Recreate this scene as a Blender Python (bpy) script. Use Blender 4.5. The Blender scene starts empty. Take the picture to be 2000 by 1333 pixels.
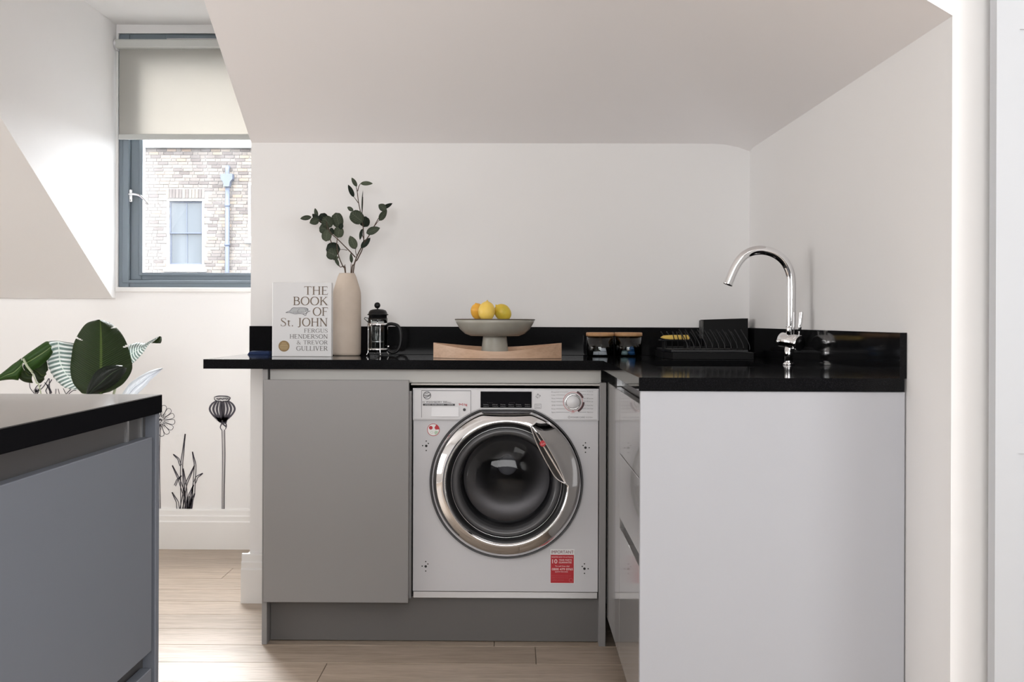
import bpy, bmesh, math, random
from mathutils import Vector, Matrix, noise
random.seed(7)
R = math.radians
sc = bpy.context.scene
COL = sc.collection

# ------------------------------------------------------------------ camera, world, lights, exposure
F_PX = 2400.0                     # focal length in pixels of a 2000 px wide frame
CX, CY = 984.0, 625.0             # principal point
CAM_Z = 1.0385
cam_d = bpy.data.cameras.new('camera'); cam = bpy.data.objects.new('camera', cam_d); COL.objects.link(cam)
cam_d.sensor_fit = 'HORIZONTAL'; cam_d.sensor_width = 36.0
cam_d.lens = F_PX / 2000.0 * 36.0
cam_d.shift_x = (1000.0 - CX) / 2000.0
cam_d.shift_y = (CY - 666.5) / 2000.0
cam_d.clip_start = 0.05; cam_d.clip_end = 300
CAM_M = Matrix.Translation((0, 0, CAM_Z)) @ Matrix.Rotation(0.010, 4, 'Z') @ Matrix.Rotation(R(90), 4, 'X') @ Matrix.Rotation(0.0035, 4, 'Z')
cam.matrix_world = CAM_M
sc.camera = cam

world = bpy.data.worlds.new('overcast_sky'); sc.world = world; world.use_nodes = True
wn = world.node_tree.nodes; wl = world.node_tree.links
bg = wn['Background']; bg.inputs['Strength'].default_value = 1.0
# bright overcast sky above the horizon, dull streets below it
_tc = wn.new('ShaderNodeTexCoord'); _sp = wn.new('ShaderNodeSeparateXYZ'); _cr = wn.new('ShaderNodeValToRGB')
wl.new(_tc.outputs['Generated'], _sp.inputs[0]); wl.new(_sp.outputs['Z'], _cr.inputs['Fac'])
_cr.color_ramp.elements[0].position = 0.0; _cr.color_ramp.elements[0].color = (.03, .03, .03, 1)
_cr.color_ramp.elements[1].position = 0.02; _cr.color_ramp.elements[1].color = (.92, .96, 1.0, 1)
_m = wn.new('ShaderNodeVectorMath'); _m.operation = 'SCALE'; _m.inputs['Scale'].default_value = 24.0
wl.new(_cr.outputs['Color'], _m.inputs[0]); wl.new(_m.outputs[0], bg.inputs['Color'])

def area(name, loc, rot, sx, sy, power, color=(1, 1, 1), spread=180):
    d = bpy.data.lights.new(name, 'AREA'); d.shape = 'RECTANGLE'; d.size = sx; d.size_y = sy
    d.energy = power; d.color = color; d.spread = R(spread)
    o = bpy.data.objects.new(name, d); COL.objects.link(o); o.location = loc; o.rotation_euler = rot
    return o
# rear window daylight, plus roof, left and side fills added; no openings cut here
area('roof_fill_light', (1.05, 1.10, 2.645), (0, 0, 0), 1.0, 1.2, 12, (1.0, 1.0, 1.0))
area('daylight_rear_window', (-.5, -2.52, 1.75), (R(90), 0, 0), 3.0, 1.25, 128, (1.0, 0.995, 0.99))
area('left_fill_light', (-3.97, 2.75, 1.15), (0, R(-90), 0), 1.2, 2.6, 46, (1.0, 1.0, 1.0))
area('side_fill_light', (2.17, .15, 1.40), (0, R(90), 0), 1.5, 1.6, 38, (.97, .985, 1.0))

# hazy sun behind the houses, slanting in through the dormer window
sun_d = bpy.data.lights.new('hazy_sun', 'SUN'); sun_d.energy = 46; sun_d.angle = R(52); sun_d.color = (1.0, 0.99, 0.97)
sun = bpy.data.objects.new('hazy_sun', sun_d); COL.objects.link(sun)
sun.rotation_euler = Vector((.34, -.90, -1.15)).to_track_quat('-Z', 'Y').to_euler()

sc.view_settings.view_transform = 'Standard'; sc.view_settings.look = 'None'
sc.view_settings.gamma = 1.0; sc.view_settings.use_curve_mapping = False
sc.view_settings.exposure = 0.06
sc.cycles.use_denoising = True
sc.cycles.max_bounces = 10; sc.cycles.diffuse_bounces = 6; sc.cycles.glossy_bounces = 6
sc.cycles.transmission_bounces = 8; sc.cycles.transparent_max_bounces = 12
sc.cycles.caustics_reflective = False; sc.cycles.caustics_refractive = False
sc.cycles.sample_clamp_indirect = 6

# ------------------------------------------------------------------ helpers
CAM_O = Vector((0, 0, CAM_Z)); CAM_R = CAM_M.to_3x3()
def ray(px, py):
    return CAM_R @ Vector(((px - CX) / F_PX, (CY - py) / F_PX, -1.0))
def P(px, py, Y):
    """world point seen at (px, py) that stands in the plane y = Y"""
    d = ray(px, py); return CAM_O + d * (Y / d.y)
def G(px, py, z=0.91):
    """world point seen at (px, py) that lies at height z"""
    d = ray(px, py); return CAM_O + d * ((z - CAM_Z) / d.z)
def scale_at(Y): return F_PX / Y      # pixels per metre

def wpos(o):
    p = Vector((0, 0, 0)); q = o
    while q is not None:
        p += Vector(q.location); q = q.parent
    return p
def obj(name, mesh, mat=None, parent=None, smooth=False, origin=None):
    """mesh in world coordinates -> one object (bmesh or mesh data)"""
    if isinstance(mesh, bmesh.types.BMesh):
        me = bpy.data.meshes.new(name); mesh.to_mesh(me); mesh.free()
    else: me = mesh
    if mat is not None:
        me.materials.clear()
        for m in (mat if isinstance(mat, (list, tuple)) else [mat]): me.materials.append(m)
    if smooth:
        for p in me.polygons: p.use_smooth = True
    if origin is None and parent is None and len(me.vertices):
        xs = [v.co for v in me.vertices]
        origin = Vector(((min(v.x for v in xs) + max(v.x for v in xs)) / 2, (min(v.y for v in xs) + max(v.y for v in xs)) / 2, min(v.z for v in xs)))
    o = bpy.data.objects.new(name, me); COL.objects.link(o)
    if parent is not None:
        o.parent = parent; pw = wpos(parent)
        if origin is None: origin = pw
        o.location = Vector(origin) - pw
    else:
        o.location = origin
    me.transform(Matrix.Translation(-Vector(origin)))
    return o
def tag(o, label, cat, group=None, kind=None):
    if label: o['label'] = label
    if cat: o['category'] = cat
    if group: o['group'] = group
    if kind: o['kind'] = kind
    return o
def thing(name, label, cat, loc, group=None):
    o = bpy.data.objects.new(name, None); COL.objects.link(o); o.location = loc; o.empty_display_size = 0.05
    return tag(o, label, cat, group)
def struct(o, label=None, cat='wall'):
    o['kind'] = 'structure'
    if label: o['label'] = label; o['category'] = cat
    return o

def add_box(bm, x0, x1, y0, y1, z0, z1, bev=0.0, seg=1):
    r = bmesh.ops.create_cube(bm, size=1.0)
    vs = r['verts']
    for v in vs:
        v.co = Vector((x0 + (v.co.x + .5) * (x1 - x0), y0 + (v.co.y + .5) * (y1 - y0), z0 + (v.co.z + .5) * (z1 - z0)))
    if bev > 0:
        es = list({e for v in vs for e in v.link_edges})
        bmesh.ops.bevel(bm, geom=es, offset=bev, segments=seg, affect='EDGES', profile=0.5)
    return bm
def box(x0, x1, y0, y1, z0, z1, bev=0.0, seg=1):
    return add_box(bmesh.new(), x0, x1, y0, y1, z0, z1, bev, seg)
def add_prism(bm, pts, axis, a, b):
    """polygon pts (2D) extruded along axis from a to b; pts are (y,z) for x, (x,z) for y, (x,y) for z"""
    def m(p, t):
        return {'x': (t, p[0], p[1]), 'y': (p[0], t, p[1]), 'z': (p[0], p[1], t)}[axis]
    A = [bm.verts.new(m(p, a)) for p in pts]; B = [bm.verts.new(m(p, b)) for p in pts]
    n = len(pts)
    bm.faces.new(A); bm.faces.new(B[::-1])
    for i in range(n): bm.faces.new((A[i], B[i], B[(i + 1) % n], A[(i + 1) % n]))
    bmesh.ops.recalc_face_normals(bm, faces=bm.faces[:])
    return bm
def prism(pts, axis, a, b): return add_prism(bmesh.new(), pts, axis, a, b)
def add_lathe(bm, prof, c, seg=48, axis='z', closed=False, sx=1.0, sy=1.0):
    """prof list of (r, h); spun about axis through c"""
    rings = []
    for r, h in prof:
        if r < 1e-6:
            rings.append([bm.verts.new(_ax(c, 0, 0, h, axis))]); continue
        rings.append([bm.verts.new(_ax(c, r * math.cos(2 * math.pi * i / seg) * sx, r * math.sin(2 * math.pi * i / seg) * sy, h, axis)) for i in range(seg)])
    pairs = list(zip(rings, rings[1:]))
    if closed: pairs.append((rings[-1], rings[0]))
    for a, b in pairs:
        if len(a) == 1 and len(b) == 1: continue
        for i in range(seg):
            j = (i + 1) % seg
            if len(a) == 1: bm.faces.new((a[0], b[i], b[j]))
            elif len(b) == 1: bm.faces.new((a[i], b[0], a[j]))
            else: bm.faces.new((a[i], b[i], b[j], a[j]))
    bmesh.ops.recalc_face_normals(bm, faces=bm.faces[:])
    return bm
def _ax(c, u, v, h, axis):
    if axis == 'z': return (c[0] + u, c[1] + v, c[2] + h)
    if axis == 'y': return (c[0] + u, c[1] - h, c[2] + v)     # h points towards the camera (-y)
    return (c[0] + h, c[1] + u, c[2] + v)
def lathe(prof, c, seg=48, axis='z', closed=False, sx=1.0, sy=1.0): return add_lathe(bmesh.new(), prof, c, seg, axis, closed, sx, sy)
def catmull(pts, n=8):
    pts = [Vector(p) for p in pts]; out = []
    for i in range(len(pts) - 1):
        p0 = pts[max(i - 1, 0)]; p1 = pts[i]; p2 = pts[i + 1]; p3 = pts[min(i + 2, len(pts) - 1)]
        for k in range(n):
            t = k / n
            out.append(0.5 * ((2 * p1) + (p2 - p0) * t + (2 * p0 - 5 * p1 + 4 * p2 - p3) * t * t + (-p0 + 3 * p1 - 3 * p2 + p3) * t ** 3))
    out.append(pts[-1]); return out
def add_tube(bm, pts, rad, seg=12, cap=True):
    pts = [Vector(p) for p in pts]; n = len(pts)
    rads = rad if isinstance(rad, (list, tuple)) else [rad] * n
    t0 = (pts[1] - pts[0]).normalized()
    up = Vector((0, 0, 1)) if abs(t0.z) < .9 else Vector((1, 0, 0))
    nrm = t0.cross(up).normalized(); rings = []
    for i, p in enumerate(pts):
        t = (pts[min(i + 1, n - 1)] - pts[max(i - 1, 0)]).normalized()
        nrm = (nrm - t * nrm.dot(t)).normalized(); b = t.cross(nrm)
        rings.append([bm.verts.new(p + (nrm * math.cos(2 * math.pi * k / seg) + b * math.sin(2 * math.pi * k / seg)) * rads[i]) for k in range(seg)])
    for a, b in zip(rings, rings[1:]):
        for k in range(seg): bm.faces.new((a[k], a[(k + 1) % seg], b[(k + 1) % seg], b[k]))
    if cap: bm.faces.new(rings[0][::-1]); bm.faces.new(rings[-1])
    bmesh.ops.recalc_face_normals(bm, faces=bm.faces[:])
    return bm
def tube(pts, rad, seg=12, cap=True): return add_tube(bmesh.new(), pts, rad, seg, cap)
def add_cells(bm, us, vs, inc, a, b, axis):
    """slab built of cells us x vs (those where inc(i, j)), thick from a to b along axis"""
    def m(u, v, t): return {'x': (t, u, v), 'y': (u, t, v), 'z': (u, v, t)}[axis]
    cache = {}
    def V(i, j, k):
        key = (i, j, k)
        if key not in cache: cache[key] = bm.verts.new(m(us[i], vs[j], b if k else a))
        return cache[key]
    nu, nv = len(us) - 1, len(vs) - 1
    ok = lambda i, j: 0 <= i < nu and 0 <= j < nv and inc(i, j)
    for i in range(nu):
        for j in range(nv):
            if not ok(i, j): continue
            for k in (0, 1): bm.faces.new([V(i, j, k), V(i + 1, j, k), V(i + 1, j + 1, k), V(i, j + 1, k)])
            for (di, dj, p, q) in ((-1, 0, (i, j), (i, j + 1)), (1, 0, (i + 1, j), (i + 1, j + 1)), (0, -1, (i, j), (i + 1, j)), (0, 1, (i, j + 1), (i + 1, j + 1))):
                if not ok(i + di, j + dj): bm.faces.new([V(*p, 0), V(*q, 0), V(*q, 1), V(*p, 1)])
    bmesh.ops.recalc_face_normals(bm, faces=bm.faces[:])
    return bm
def cells(us, vs, inc, a, b, axis): return add_cells(bmesh.new(), us, vs, inc, a, b, axis)
def disc_poly(bm, cx, cz, r, y, n=24, r_in=0.0, a0=0, a1=360, th=0.0006):
    """flat disc, ring or arc facing -y"""
    full = abs(a1 - a0) >= 360
    k = n if full else n + 1
    A = [R(a0 + (a1 - a0) * i / n) for i in range(k)]
    O = [bm.verts.new((cx + r * math.cos(t), y, cz + r * math.sin(t))) for t in A]
    if r_in <= 0 and full: bm.faces.new(O); return bm
    I = [bm.verts.new((cx + r_in * math.cos(t), y, cz + r_in * math.sin(t))) for t in A]
    for i in range(n):
        j = (i + 1) % k
        bm.faces.new((O[i], O[j], I[j], I[i]))
    return bm
def quad(bm, x0, x1, z0, z1, y):
    v = [bm.verts.new(p) for p in ((x0, y, z0), (x1, y, z0), (x1, y, z1), (x0, y, z1))]; bm.faces.new(v); return bm
def ribbon(bm, pts, w, y, n=4, smooth=True):
    """flat line drawn on the plane y; pts (x, z) in metres, w one width or one per point"""
    q = [Vector((p[0], p[1], 0)) for p in pts]
    ws = w if isinstance(w, (list, tuple)) else [w] * len(pts)
    if smooth and len(q) > 2:
        m = catmull([Vector((a.x, a.y, ws[i])) for i, a in enumerate(q)], n); ws = [max(a.z, 1e-4) for a in m]; q = [Vector((a.x, a.y, 0)) for a in m]
    vs = []
    for i, p in enumerate(q):
        t = (q[min(i + 1, len(q) - 1)] - q[max(i - 1, 0)]); t = t.normalized() if t.length > 1e-9 else Vector((1, 0, 0))
        nn = Vector((-t.y, t.x, 0)) * ws[i] / 2
        vs.append((bm.verts.new((p.x + nn.x, y, p.y + nn.y)), bm.verts.new((p.x - nn.x, y, p.y - nn.y))))
    for a, b in zip(vs, vs[1:]): bm.faces.new((a[0], b[0], b[1], a[1]))
    return bm
def text_mesh(bm, s, x, z, y, h, w=None, align='LEFT', bold=0.0, ext=0.0):
    """sans lettering facing -y; h is the cap height, w an optional total width"""
    cu = bpy.data.curves.new('lettering', 'FONT'); cu.body = s; cu.size = 1.0; cu.offset = bold
    o = bpy.data.objects.new('lettering', cu); me = bpy.data.meshes.new_from_object(o)
    if len(me.vertices) == 0: return bm
    xs = [v.co.x for v in me.vertices]; mn, mx = min(xs), max(xs)
    k = h / 0.70; kx = k if w is None else w / max(mx - mn, 1e-6)
    off = {'LEFT': -mn, 'RIGHT': -mx, 'CENTER': -(mn + mx) / 2}[align]
    vs = [bm.verts.new((x + (v.co.x + off) * kx, y, z + v.co.y * k)) for v in me.vertices]
    for p in me.polygons:
        try: bm.faces.new([vs[i] for i in p.vertices])
        except ValueError: pass
    bpy.data.objects.remove(o); bpy.data.curves.remove(cu); bpy.data.meshes.remove(me)
    return bm

# ------------------------------------------------------------------ materials
def mat(name, color, rough=0.5, metal=0.0, spec=0.5, coat=0.0, trans=0.0, ior=1.45, bump=None, mottle=None, emit=None, aniso=0.0):
    m = bpy.data.materials.new(name); m.use_nodes = True
    nt = m.node_tree; b = nt.nodes['Principled BSDF']
    b.inputs['Base Color'].default_value = (*color, 1); b.inputs['Roughness'].default_value = rough
    b.inputs['Metallic'].default_value = metal; b.inputs['Specular IOR Level'].default_value = spec
    b.inputs['Coat Weight'].default_value = coat; b.inputs['Transmission Weight'].default_value = trans
    b.inputs['IOR'].default_value = ior
    if bump or mottle:
        tc = nt.nodes.new('ShaderNodeTexCoord')
    if bump:
        nz = nt.nodes.new('ShaderNodeTexNoise'); nz.inputs['Scale'].default_value = bump[0]; nz.inputs['Detail'].default_value = 3
        bp = nt.nodes.new('ShaderNodeBump'); bp.inputs['Strength'].default_value = bump[1]; bp.inputs['Distance'].default_value = 0.002
        nt.links.new(tc.outputs['Object'], nz.inputs['Vector']); nt.links.new(nz.outputs['Fac'], bp.inputs['Height']); nt.links.new(bp.outputs['Normal'], b.inputs['Normal'])
    if mottle:
        nz = nt.nodes.new('ShaderNodeTexNoise'); nz.inputs['Scale'].default_value = mottle[0]; nz.inputs['Detail'].default_value = 4
        cr = nt.nodes.new('ShaderNodeValToRGB'); cr.color_ramp.elements[0].position = .3; cr.color_ramp.elements[1].position = .7
        cr.color_ramp.elements[0].color = (*color, 1); cr.color_ramp.elements[1].color = (*mottle[1], 1)
        nt.links.new(tc.outputs['Object'], nz.inputs['Vector']); nt.links.new(nz.outputs['Fac'], cr.inputs['Fac']); nt.links.new(cr.outputs['Color'], b.inputs['Base Color'])
    return m
def hexc(r, g, b):
    f = lambda c: (c / 255) / 12.92 if c / 255 <= .04045 else ((c / 255 + .055) / 1.055) ** 2.4
    return (f(r), f(g), f(b))

M = {}
M['wall'] = mat('warm_white_wall_paint', (.80, .79, .785), .75, bump=(60, .05), mottle=(1.3, (.81, .802, .797)))
M['trim'] = mat('white_satin_trim_paint', (.80, .79, .775), .35)
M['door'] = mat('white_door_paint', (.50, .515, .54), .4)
M['cab'] = mat('grey_cabinet_lacquer', (.245, .238, .238), .38, bump=(160, .02))
M['cab_pale'] = mat('pale_grey_end_panel', (.43, .437, .468), .38, bump=(160, .02))  # cabinet grey made paler and bluer for the end panel
M['plinth'] = mat('grey_kick_board_laminate', (.13, .124, .12), .45)
M['cab_gloss'] = mat('grey_gloss_cabinet_lacquer', (.26, .252, .248), .14, coat=.3)
M['cab_blue'] = mat('slate_grey_island_lacquer', (.125, .138, .165), .45)
M['cab_in'] = mat('dark_grey_channel_lacquer', (.045, .043, .043), .32)
M['rail'] = mat('pale_grey_rail_laminate', (.48, .465, .44), .35)
M['dark'] = mat('near_black_recess', (.012, .012, .012), .6)
M['chrome'] = mat('polished_chrome', (.86, .86, .87), .055, 1.0)
M['steel'] = mat('brushed_steel', (.55, .55, .56), .28, 1.0)
M['white_enamel'] = mat('white_enamel', (.60, .60, .625), .25, coat=.2)
M['white_plastic'] = mat('white_plastic', (.66, .66, .68), .35)
M['panel_line'] = mat('grey_seam_line', (.22, .22, .23), .6)
M['rubber'] = mat('dark_grey_door_rubber', (.035, .035, .038), .35)
M['black_plastic'] = mat('black_plastic', (.007, .007, .008), .35, spec=.35)
M['black_matte'] = mat('matte_black_plastic', (.005, .005, .0055), .5, spec=.15)
M['screen'] = mat('glossy_black_display', (.006, .006, .008), .08)
M['print_dark'] = mat('dark_grey_print', (.05, .05, .055), .6)
M['print_grey'] = mat('grey_print', (.25, .25, .26), .6)
M['print_white'] = mat('white_print', (.8, .8, .8), .6)
M['print_red'] = mat('red_print', (.45, .02, .03), .5)
M['print_pink'] = mat('pale_red_print', (.62, .30, .30), .6)
M['print_green'] = mat('pale_green_print', (.45, .60, .45), .6)
M['decal'] = mat('charcoal_wall_decal', (.055, .050, .065), .6)
M['vase'] = mat('beige_bisque_ceramic', (.62, .53, .45), .75, bump=(220, .15), mottle=(14, (.56, .47, .39)))
M['bowl'] = mat('grey_beige_stoneware', (.36, .345, .30), .28, mottle=(22, (.31, .295, .25)))
M['bowl_rim'] = mat('brown_glazed_rim', (.10, .075, .05), .3)
M['cover'] = mat('pale_grey_book_cover', (.64, .635, .64), .35)
M['spine'] = mat('highlit_book_spine', (.80, .80, .80), .35)  # whiter than the cover: the highlight along the spine is in its colour
M['pages'] = mat('book_pages', (.75, .72, .65), .8)
M['gold'] = mat('gold_foil_seal', (.22, .145, .065), .45, .3)
M['print_gold'] = mat('bronze_foil_lettering', (.15, .105, .07), .45)
M['print_book'] = mat('grey_brown_lettering', (.12, .11, .10), .5)
M['bamboo'] = mat('bamboo_lid', (.52, .30, .14), .45, mottle=(60, (.42, .22, .10)))
M['tablet'] = mat('white_dish_tablet', (.70, .71, .78), .5)
M['capsule'] = mat('blue_capsule', (.02, .10, .28), .3)
M['cloth'] = mat('navy_cloth', (.008, .022, .075), .9, bump=(400, .5))
M['sponge'] = mat('yellow_sponge', (.72, .50, .12), .9, bump=(300, .6))
M['twig'] = mat('brown_twig', (.085, .055, .04), .8)
M['lead'] = mat('grey_lead_downpipe', (.026, .034, .055), .6)
M['slate'] = mat('grey_roof_slate', (0.050, 0.050, 0.050), .8, mottle=(2, (0.067, 0.065, 0.063)))
M['stone'] = mat('white_painted_stone', (0.252, 0.252, 0.252), .7)
M['mortar'] = mat('pale_mortar', (.150, .143, .135), .9)
M['anthracite'] = mat('anthracite_window_frame', (.17, .205, .24), .3)
M['pot'] = mat('white_plant_pot', (.7, .69, .67), .5)
M['soil'] = mat('potting_soil', (.04, .028, .02), .95)
M['blind_rail'] = mat('pale_grey_blind_rail', (.50, .51, .49), .4)
M['lampglass'] = mat('dark_window_pane', (.030, .036, .042), .12, spec=.2)

def m_granite():
    m = mat('black_polished_quartz', (.006, .006, .0065), .07, spec=.13)
    nt = m.node_tree; b = nt.nodes['Principled BSDF']
    tc = nt.nodes.new('ShaderNodeTexCoord'); vo = nt.nodes.new('ShaderNodeTexNoise'); vo.inputs['Scale'].default_value = 900; vo.inputs['Detail'].default_value = 2
    cr = nt.nodes.new('ShaderNodeValToRGB'); cr.color_ramp.elements[0].position = .55; cr.color_ramp.elements[1].position = .78
    cr.color_ramp.elements[0].color = (.005, .005, .0055, 1); cr.color_ramp.elements[1].color = (.03, .03, .034, 1)
    nt.links.new(tc.outputs['Object'], vo.inputs['Vector']); nt.links.new(vo.outputs['Fac'], cr.inputs['Fac']); nt.links.new(cr.outputs['Color'], b.inputs['Base Color'])
    return m
M['granite'] = m_granite()
M['granite_edge'] = mat('black_honed_quartz_edge', (.006, .006, .007), .7, spec=.0)

def m_oak(name, base, dark, stretch=(1.0, 12.0, 12.0), scale=3.0, vary=.10, rough=.42, bump=.12):
    m = bpy.data.materials.new(name); m.use_nodes = True; nt = m.node_tree; b = nt.nodes['Principled BSDF']; L = nt.links.new
    b.inputs['Roughness'].default_value = rough
    tc = nt.nodes.new('ShaderNodeTexCoord'); oi = nt.nodes.new('ShaderNodeObjectInfo')
    ad = nt.nodes.new('ShaderNodeVectorMath'); ad.operation = 'MULTIPLY_ADD'
    cb = nt.nodes.new('ShaderNodeCombineXYZ')
    L(oi.outputs['Random'], cb.inputs[0]); L(oi.outputs['Random'], cb.inputs[1]); L(oi.outputs['Random'], cb.inputs[2])
    L(cb.outputs[0], ad.inputs[0]); ad.inputs[1].default_value = (13, 17, 7); L(tc.outputs['Object'], ad.inputs[2])
    mp = nt.nodes.new('ShaderNodeMapping'); mp.inputs['Scale'].default_value = stretch; L(ad.outputs[0], mp.inputs['Vector'])
    n1 = nt.nodes.new('ShaderNodeTexNoise'); n1.inputs['Scale'].default_value = scale; n1.inputs['Detail'].default_value = 6; n1.inputs['Distortion'].default_value = 1.2; L(mp.outputs[0], n1.inputs['Vector'])
    n2 = nt.nodes.new('ShaderNodeTexNoise'); n2.inputs['Scale'].default_value = scale * 6; n2.inputs['Detail'].default_value = 4; L(mp.outputs[0], n2.inputs['Vector'])
    mx = nt.nodes.new('ShaderNodeMath'); mx.operation = 'MULTIPLY_ADD'; L(n2.outputs['Fac'], mx.inputs[0]); mx.inputs[1].default_value = .45
    m1 = nt.nodes.new('ShaderNodeMath'); m1.operation = 'MULTIPLY'; L(n1.outputs['Fac'], m1.inputs[0]); m1.inputs[1].default_value = .55; L(m1.outputs[0], mx.inputs[2])
    cr = nt.nodes.new('ShaderNodeValToRGB'); e = cr.color_ramp.elements; e[0].position = .36; e[0].color = (*dark, 1); e[1].position = .60; e[1].color = (*base, 1)
    L(mx.outputs[0], cr.inputs['Fac'])
    hv = nt.nodes.new('ShaderNodeHueSaturation'); L(cr.outputs['Color'], hv.inputs['Color'])
    mr = nt.nodes.new('ShaderNodeMapRange'); mr.inputs['To Min'].default_value = 1 - vary; mr.inputs['To Max'].default_value = 1 + vary; L(oi.outputs['Random'], mr.inputs['Value']); L(mr.outputs[0], hv.inputs['Value'])
    L(hv.outputs['Color'], b.inputs['Base Color'])
    bp = nt.nodes.new('ShaderNodeBump'); bp.inputs['Strength'].default_value = bump; bp.inputs['Distance'].default_value = .001; L(mx.outputs[0], bp.inputs['Height']); L(bp.outputs['Normal'], b.inputs['Normal'])
    return m
M['oak'] = m_oak('light_oak_plank', (.46, .375, .30), (.30, .235, .175), vary=.07)
M['tray'] = m_oak('pale_birch_ply', (.60, .40, .275), (.50, .32, .21), stretch=(1, 6, 9), scale=4, vary=.02)

def m_brick():
    m = bpy.data.materials.new('london_stock_brick'); m.use_nodes = True; nt = m.node_tree; b = nt.nodes['Principled BSDF']; L = nt.links.new
    b.inputs['Roughness'].default_value = .9
    oi = nt.nodes.new('ShaderNodeObjectInfo'); cr = nt.nodes.new('ShaderNodeValToRGB'); cr.color_ramp.interpolation = 'LINEAR'
    e = cr.color_ramp.elements; e[0].position = 0; e[0].color = (0.035, 0.027, 0.024, 1); e[1].position = 1; e[1].color = (0.115, 0.099, 0.084, 1)
    for p, c in ((.25, (0.050, 0.042, 0.039)), (.5, (0.073, 0.062, 0.054)), (.72, (0.089, 0.073, 0.055)), (.85, (0.093, 0.065, 0.047))):
        k = e.new(p); k.color = (*c, 1)
    L(oi.outputs['Random'], cr.inputs['Fac'])
    tc = nt.nodes.new('ShaderNodeTexCoord'); nz = nt.nodes.new('ShaderNodeTexNoise'); nz.inputs['Scale'].default_value = 9; L(tc.outputs['Object'], nz.inputs['Vector'])
    hv = nt.nodes.new('ShaderNodeHueSaturation'); mr = nt.nodes.new('ShaderNodeMapRange'); mr.inputs['To Min'].default_value = .7; mr.inputs['To Max'].default_value = 1.3
    L(nz.outputs['Fac'], mr.inputs['Value']); L(mr.outputs[0], hv.inputs['Value']); L(cr.outputs['Color'], hv.inputs['Color']); L(hv.outputs['Color'], b.inputs['Base Color'])
    return m
M['brick'] = m_brick()

def m_glass(name, tint=(1, 1, 1), gloss=.0, rough=.0, haze=0.0, haze_scale=(2, 2, 2), refl=1.0):
    """thin clear sheet: transparent with fresnel reflection and optional streaky dirt"""
    m = bpy.data.materials.new(name); m.use_nodes = True; nt = m.node_tree; L = nt.links.new
    for n in list(nt.nodes):
        if n.type != 'OUTPUT_MATERIAL': nt.nodes.remove(n)
    out = [n for n in nt.nodes if n.type == 'OUTPUT_MATERIAL'][0]
    tr = nt.nodes.new('ShaderNodeBsdfTransparent'); tr.inputs['Color'].default_value = (*tint, 1)
    gl = nt.nodes.new('ShaderNodeBsdfGlossy'); gl.inputs['Roughness'].default_value = rough
    fr = nt.nodes.new('ShaderNodeFresnel'); fr.inputs['IOR'].default_value = 1.45
    mm = nt.nodes.new('ShaderNodeMath'); mm.operation = 'MULTIPLY_ADD'; mm.inputs[1].default_value = refl; mm.inputs[2].default_value = gloss; L(fr.outputs[0], mm.inputs[0])
    mx = nt.nodes.new('ShaderNodeMixShader'); L(mm.outputs[0], mx.inputs[0]); L(tr.outputs[0], mx.inputs[1]); L(gl.outputs[0], mx.inputs[2])
    last = mx
    if haze > 0:
        tl = nt.nodes.new('ShaderNodeBsdfTranslucent'); tl.inputs['Color'].default_value = (.95, .97, 1, 1)
        tc = nt.nodes.new('ShaderNodeTexCoord'); mp = nt.nodes.new('ShaderNodeMapping'); mp.inputs['Scale'].default_value = haze_scale
        nz = nt.nodes.new('ShaderNodeTexNoise'); nz.inputs['Scale'].default_value = 1.0; nz.inputs['Detail'].default_value = 3
        cr = nt.nodes.new('ShaderNodeValToRGB'); cr.color_ramp.elements[0].position = .42; cr.color_ramp.elements[0].color = (haze * .25,) * 3 + (1,)
        cr.color_ramp.elements[1].position = .66; cr.color_ramp.elements[1].color = (haze,) * 3 + (1,)
        L(tc.outputs['Object'], mp.inputs[0]); L(mp.outputs[0], nz.inputs['Vector']); L(nz.outputs['Fac'], cr.inputs['Fac'])
        m2 = nt.nodes.new('ShaderNodeMixShader'); L(cr.outputs['Color'], m2.inputs[0]); L(mx.outputs[0], m2.inputs[1]); L(tl.outputs[0], m2.inputs[2]); last = m2
    L(last.outputs[0], out.inputs['Surface'])
    return m
M['pane'] = m_glass('streaky_window_glass', haze=.010, haze_scale=(9, 1, 1.6), refl=.5)
M['glass'] = m_glass('clear_thin_glass', tint=(.93, .95, .95), refl=1.6)
M['door_glass'] = m_glass('smoked_door_glass', tint=(.50, .50, .52), refl=.55)

def m_blind():
    m = bpy.data.materials.new('cream_blind_fabric'); m.use_nodes = True; nt = m.node_tree; L = nt.links.new
    for n in list(nt.nodes):
        if n.type != 'OUTPUT_MATERIAL': nt.nodes.remove(n)
    out = [n for n in nt.nodes if n.type == 'OUTPUT_MATERIAL'][0]
    tl = nt.nodes.new('ShaderNodeBsdfTranslucent'); tl.inputs['Color'].default_value = (.44, .425, .40, 1)
    df = nt.nodes.new('ShaderNodeBsdfDiffuse'); df.inputs['Color'].default_value = (.66, .65, .61, 1)
    tr = nt.nodes.new('ShaderNodeBsdfTransparent'); tr.inputs['Color'].default_value = (.95, .92, .88, 1)
    a = nt.nodes.new('ShaderNodeMixShader'); a.inputs[0].default_value = .5; L(tl.outputs[0], a.inputs[1]); L(df.outputs[0], a.inputs[2])
    b = nt.nodes.new('ShaderNodeMixShader'); b.inputs[0].default_value = .030; L(a.outputs[0], b.inputs[1]); L(tr.outputs[0], b.inputs[2])
    L(b.outputs[0], out.inputs['Surface']); return m
M['blind'] = m_blind()

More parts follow.
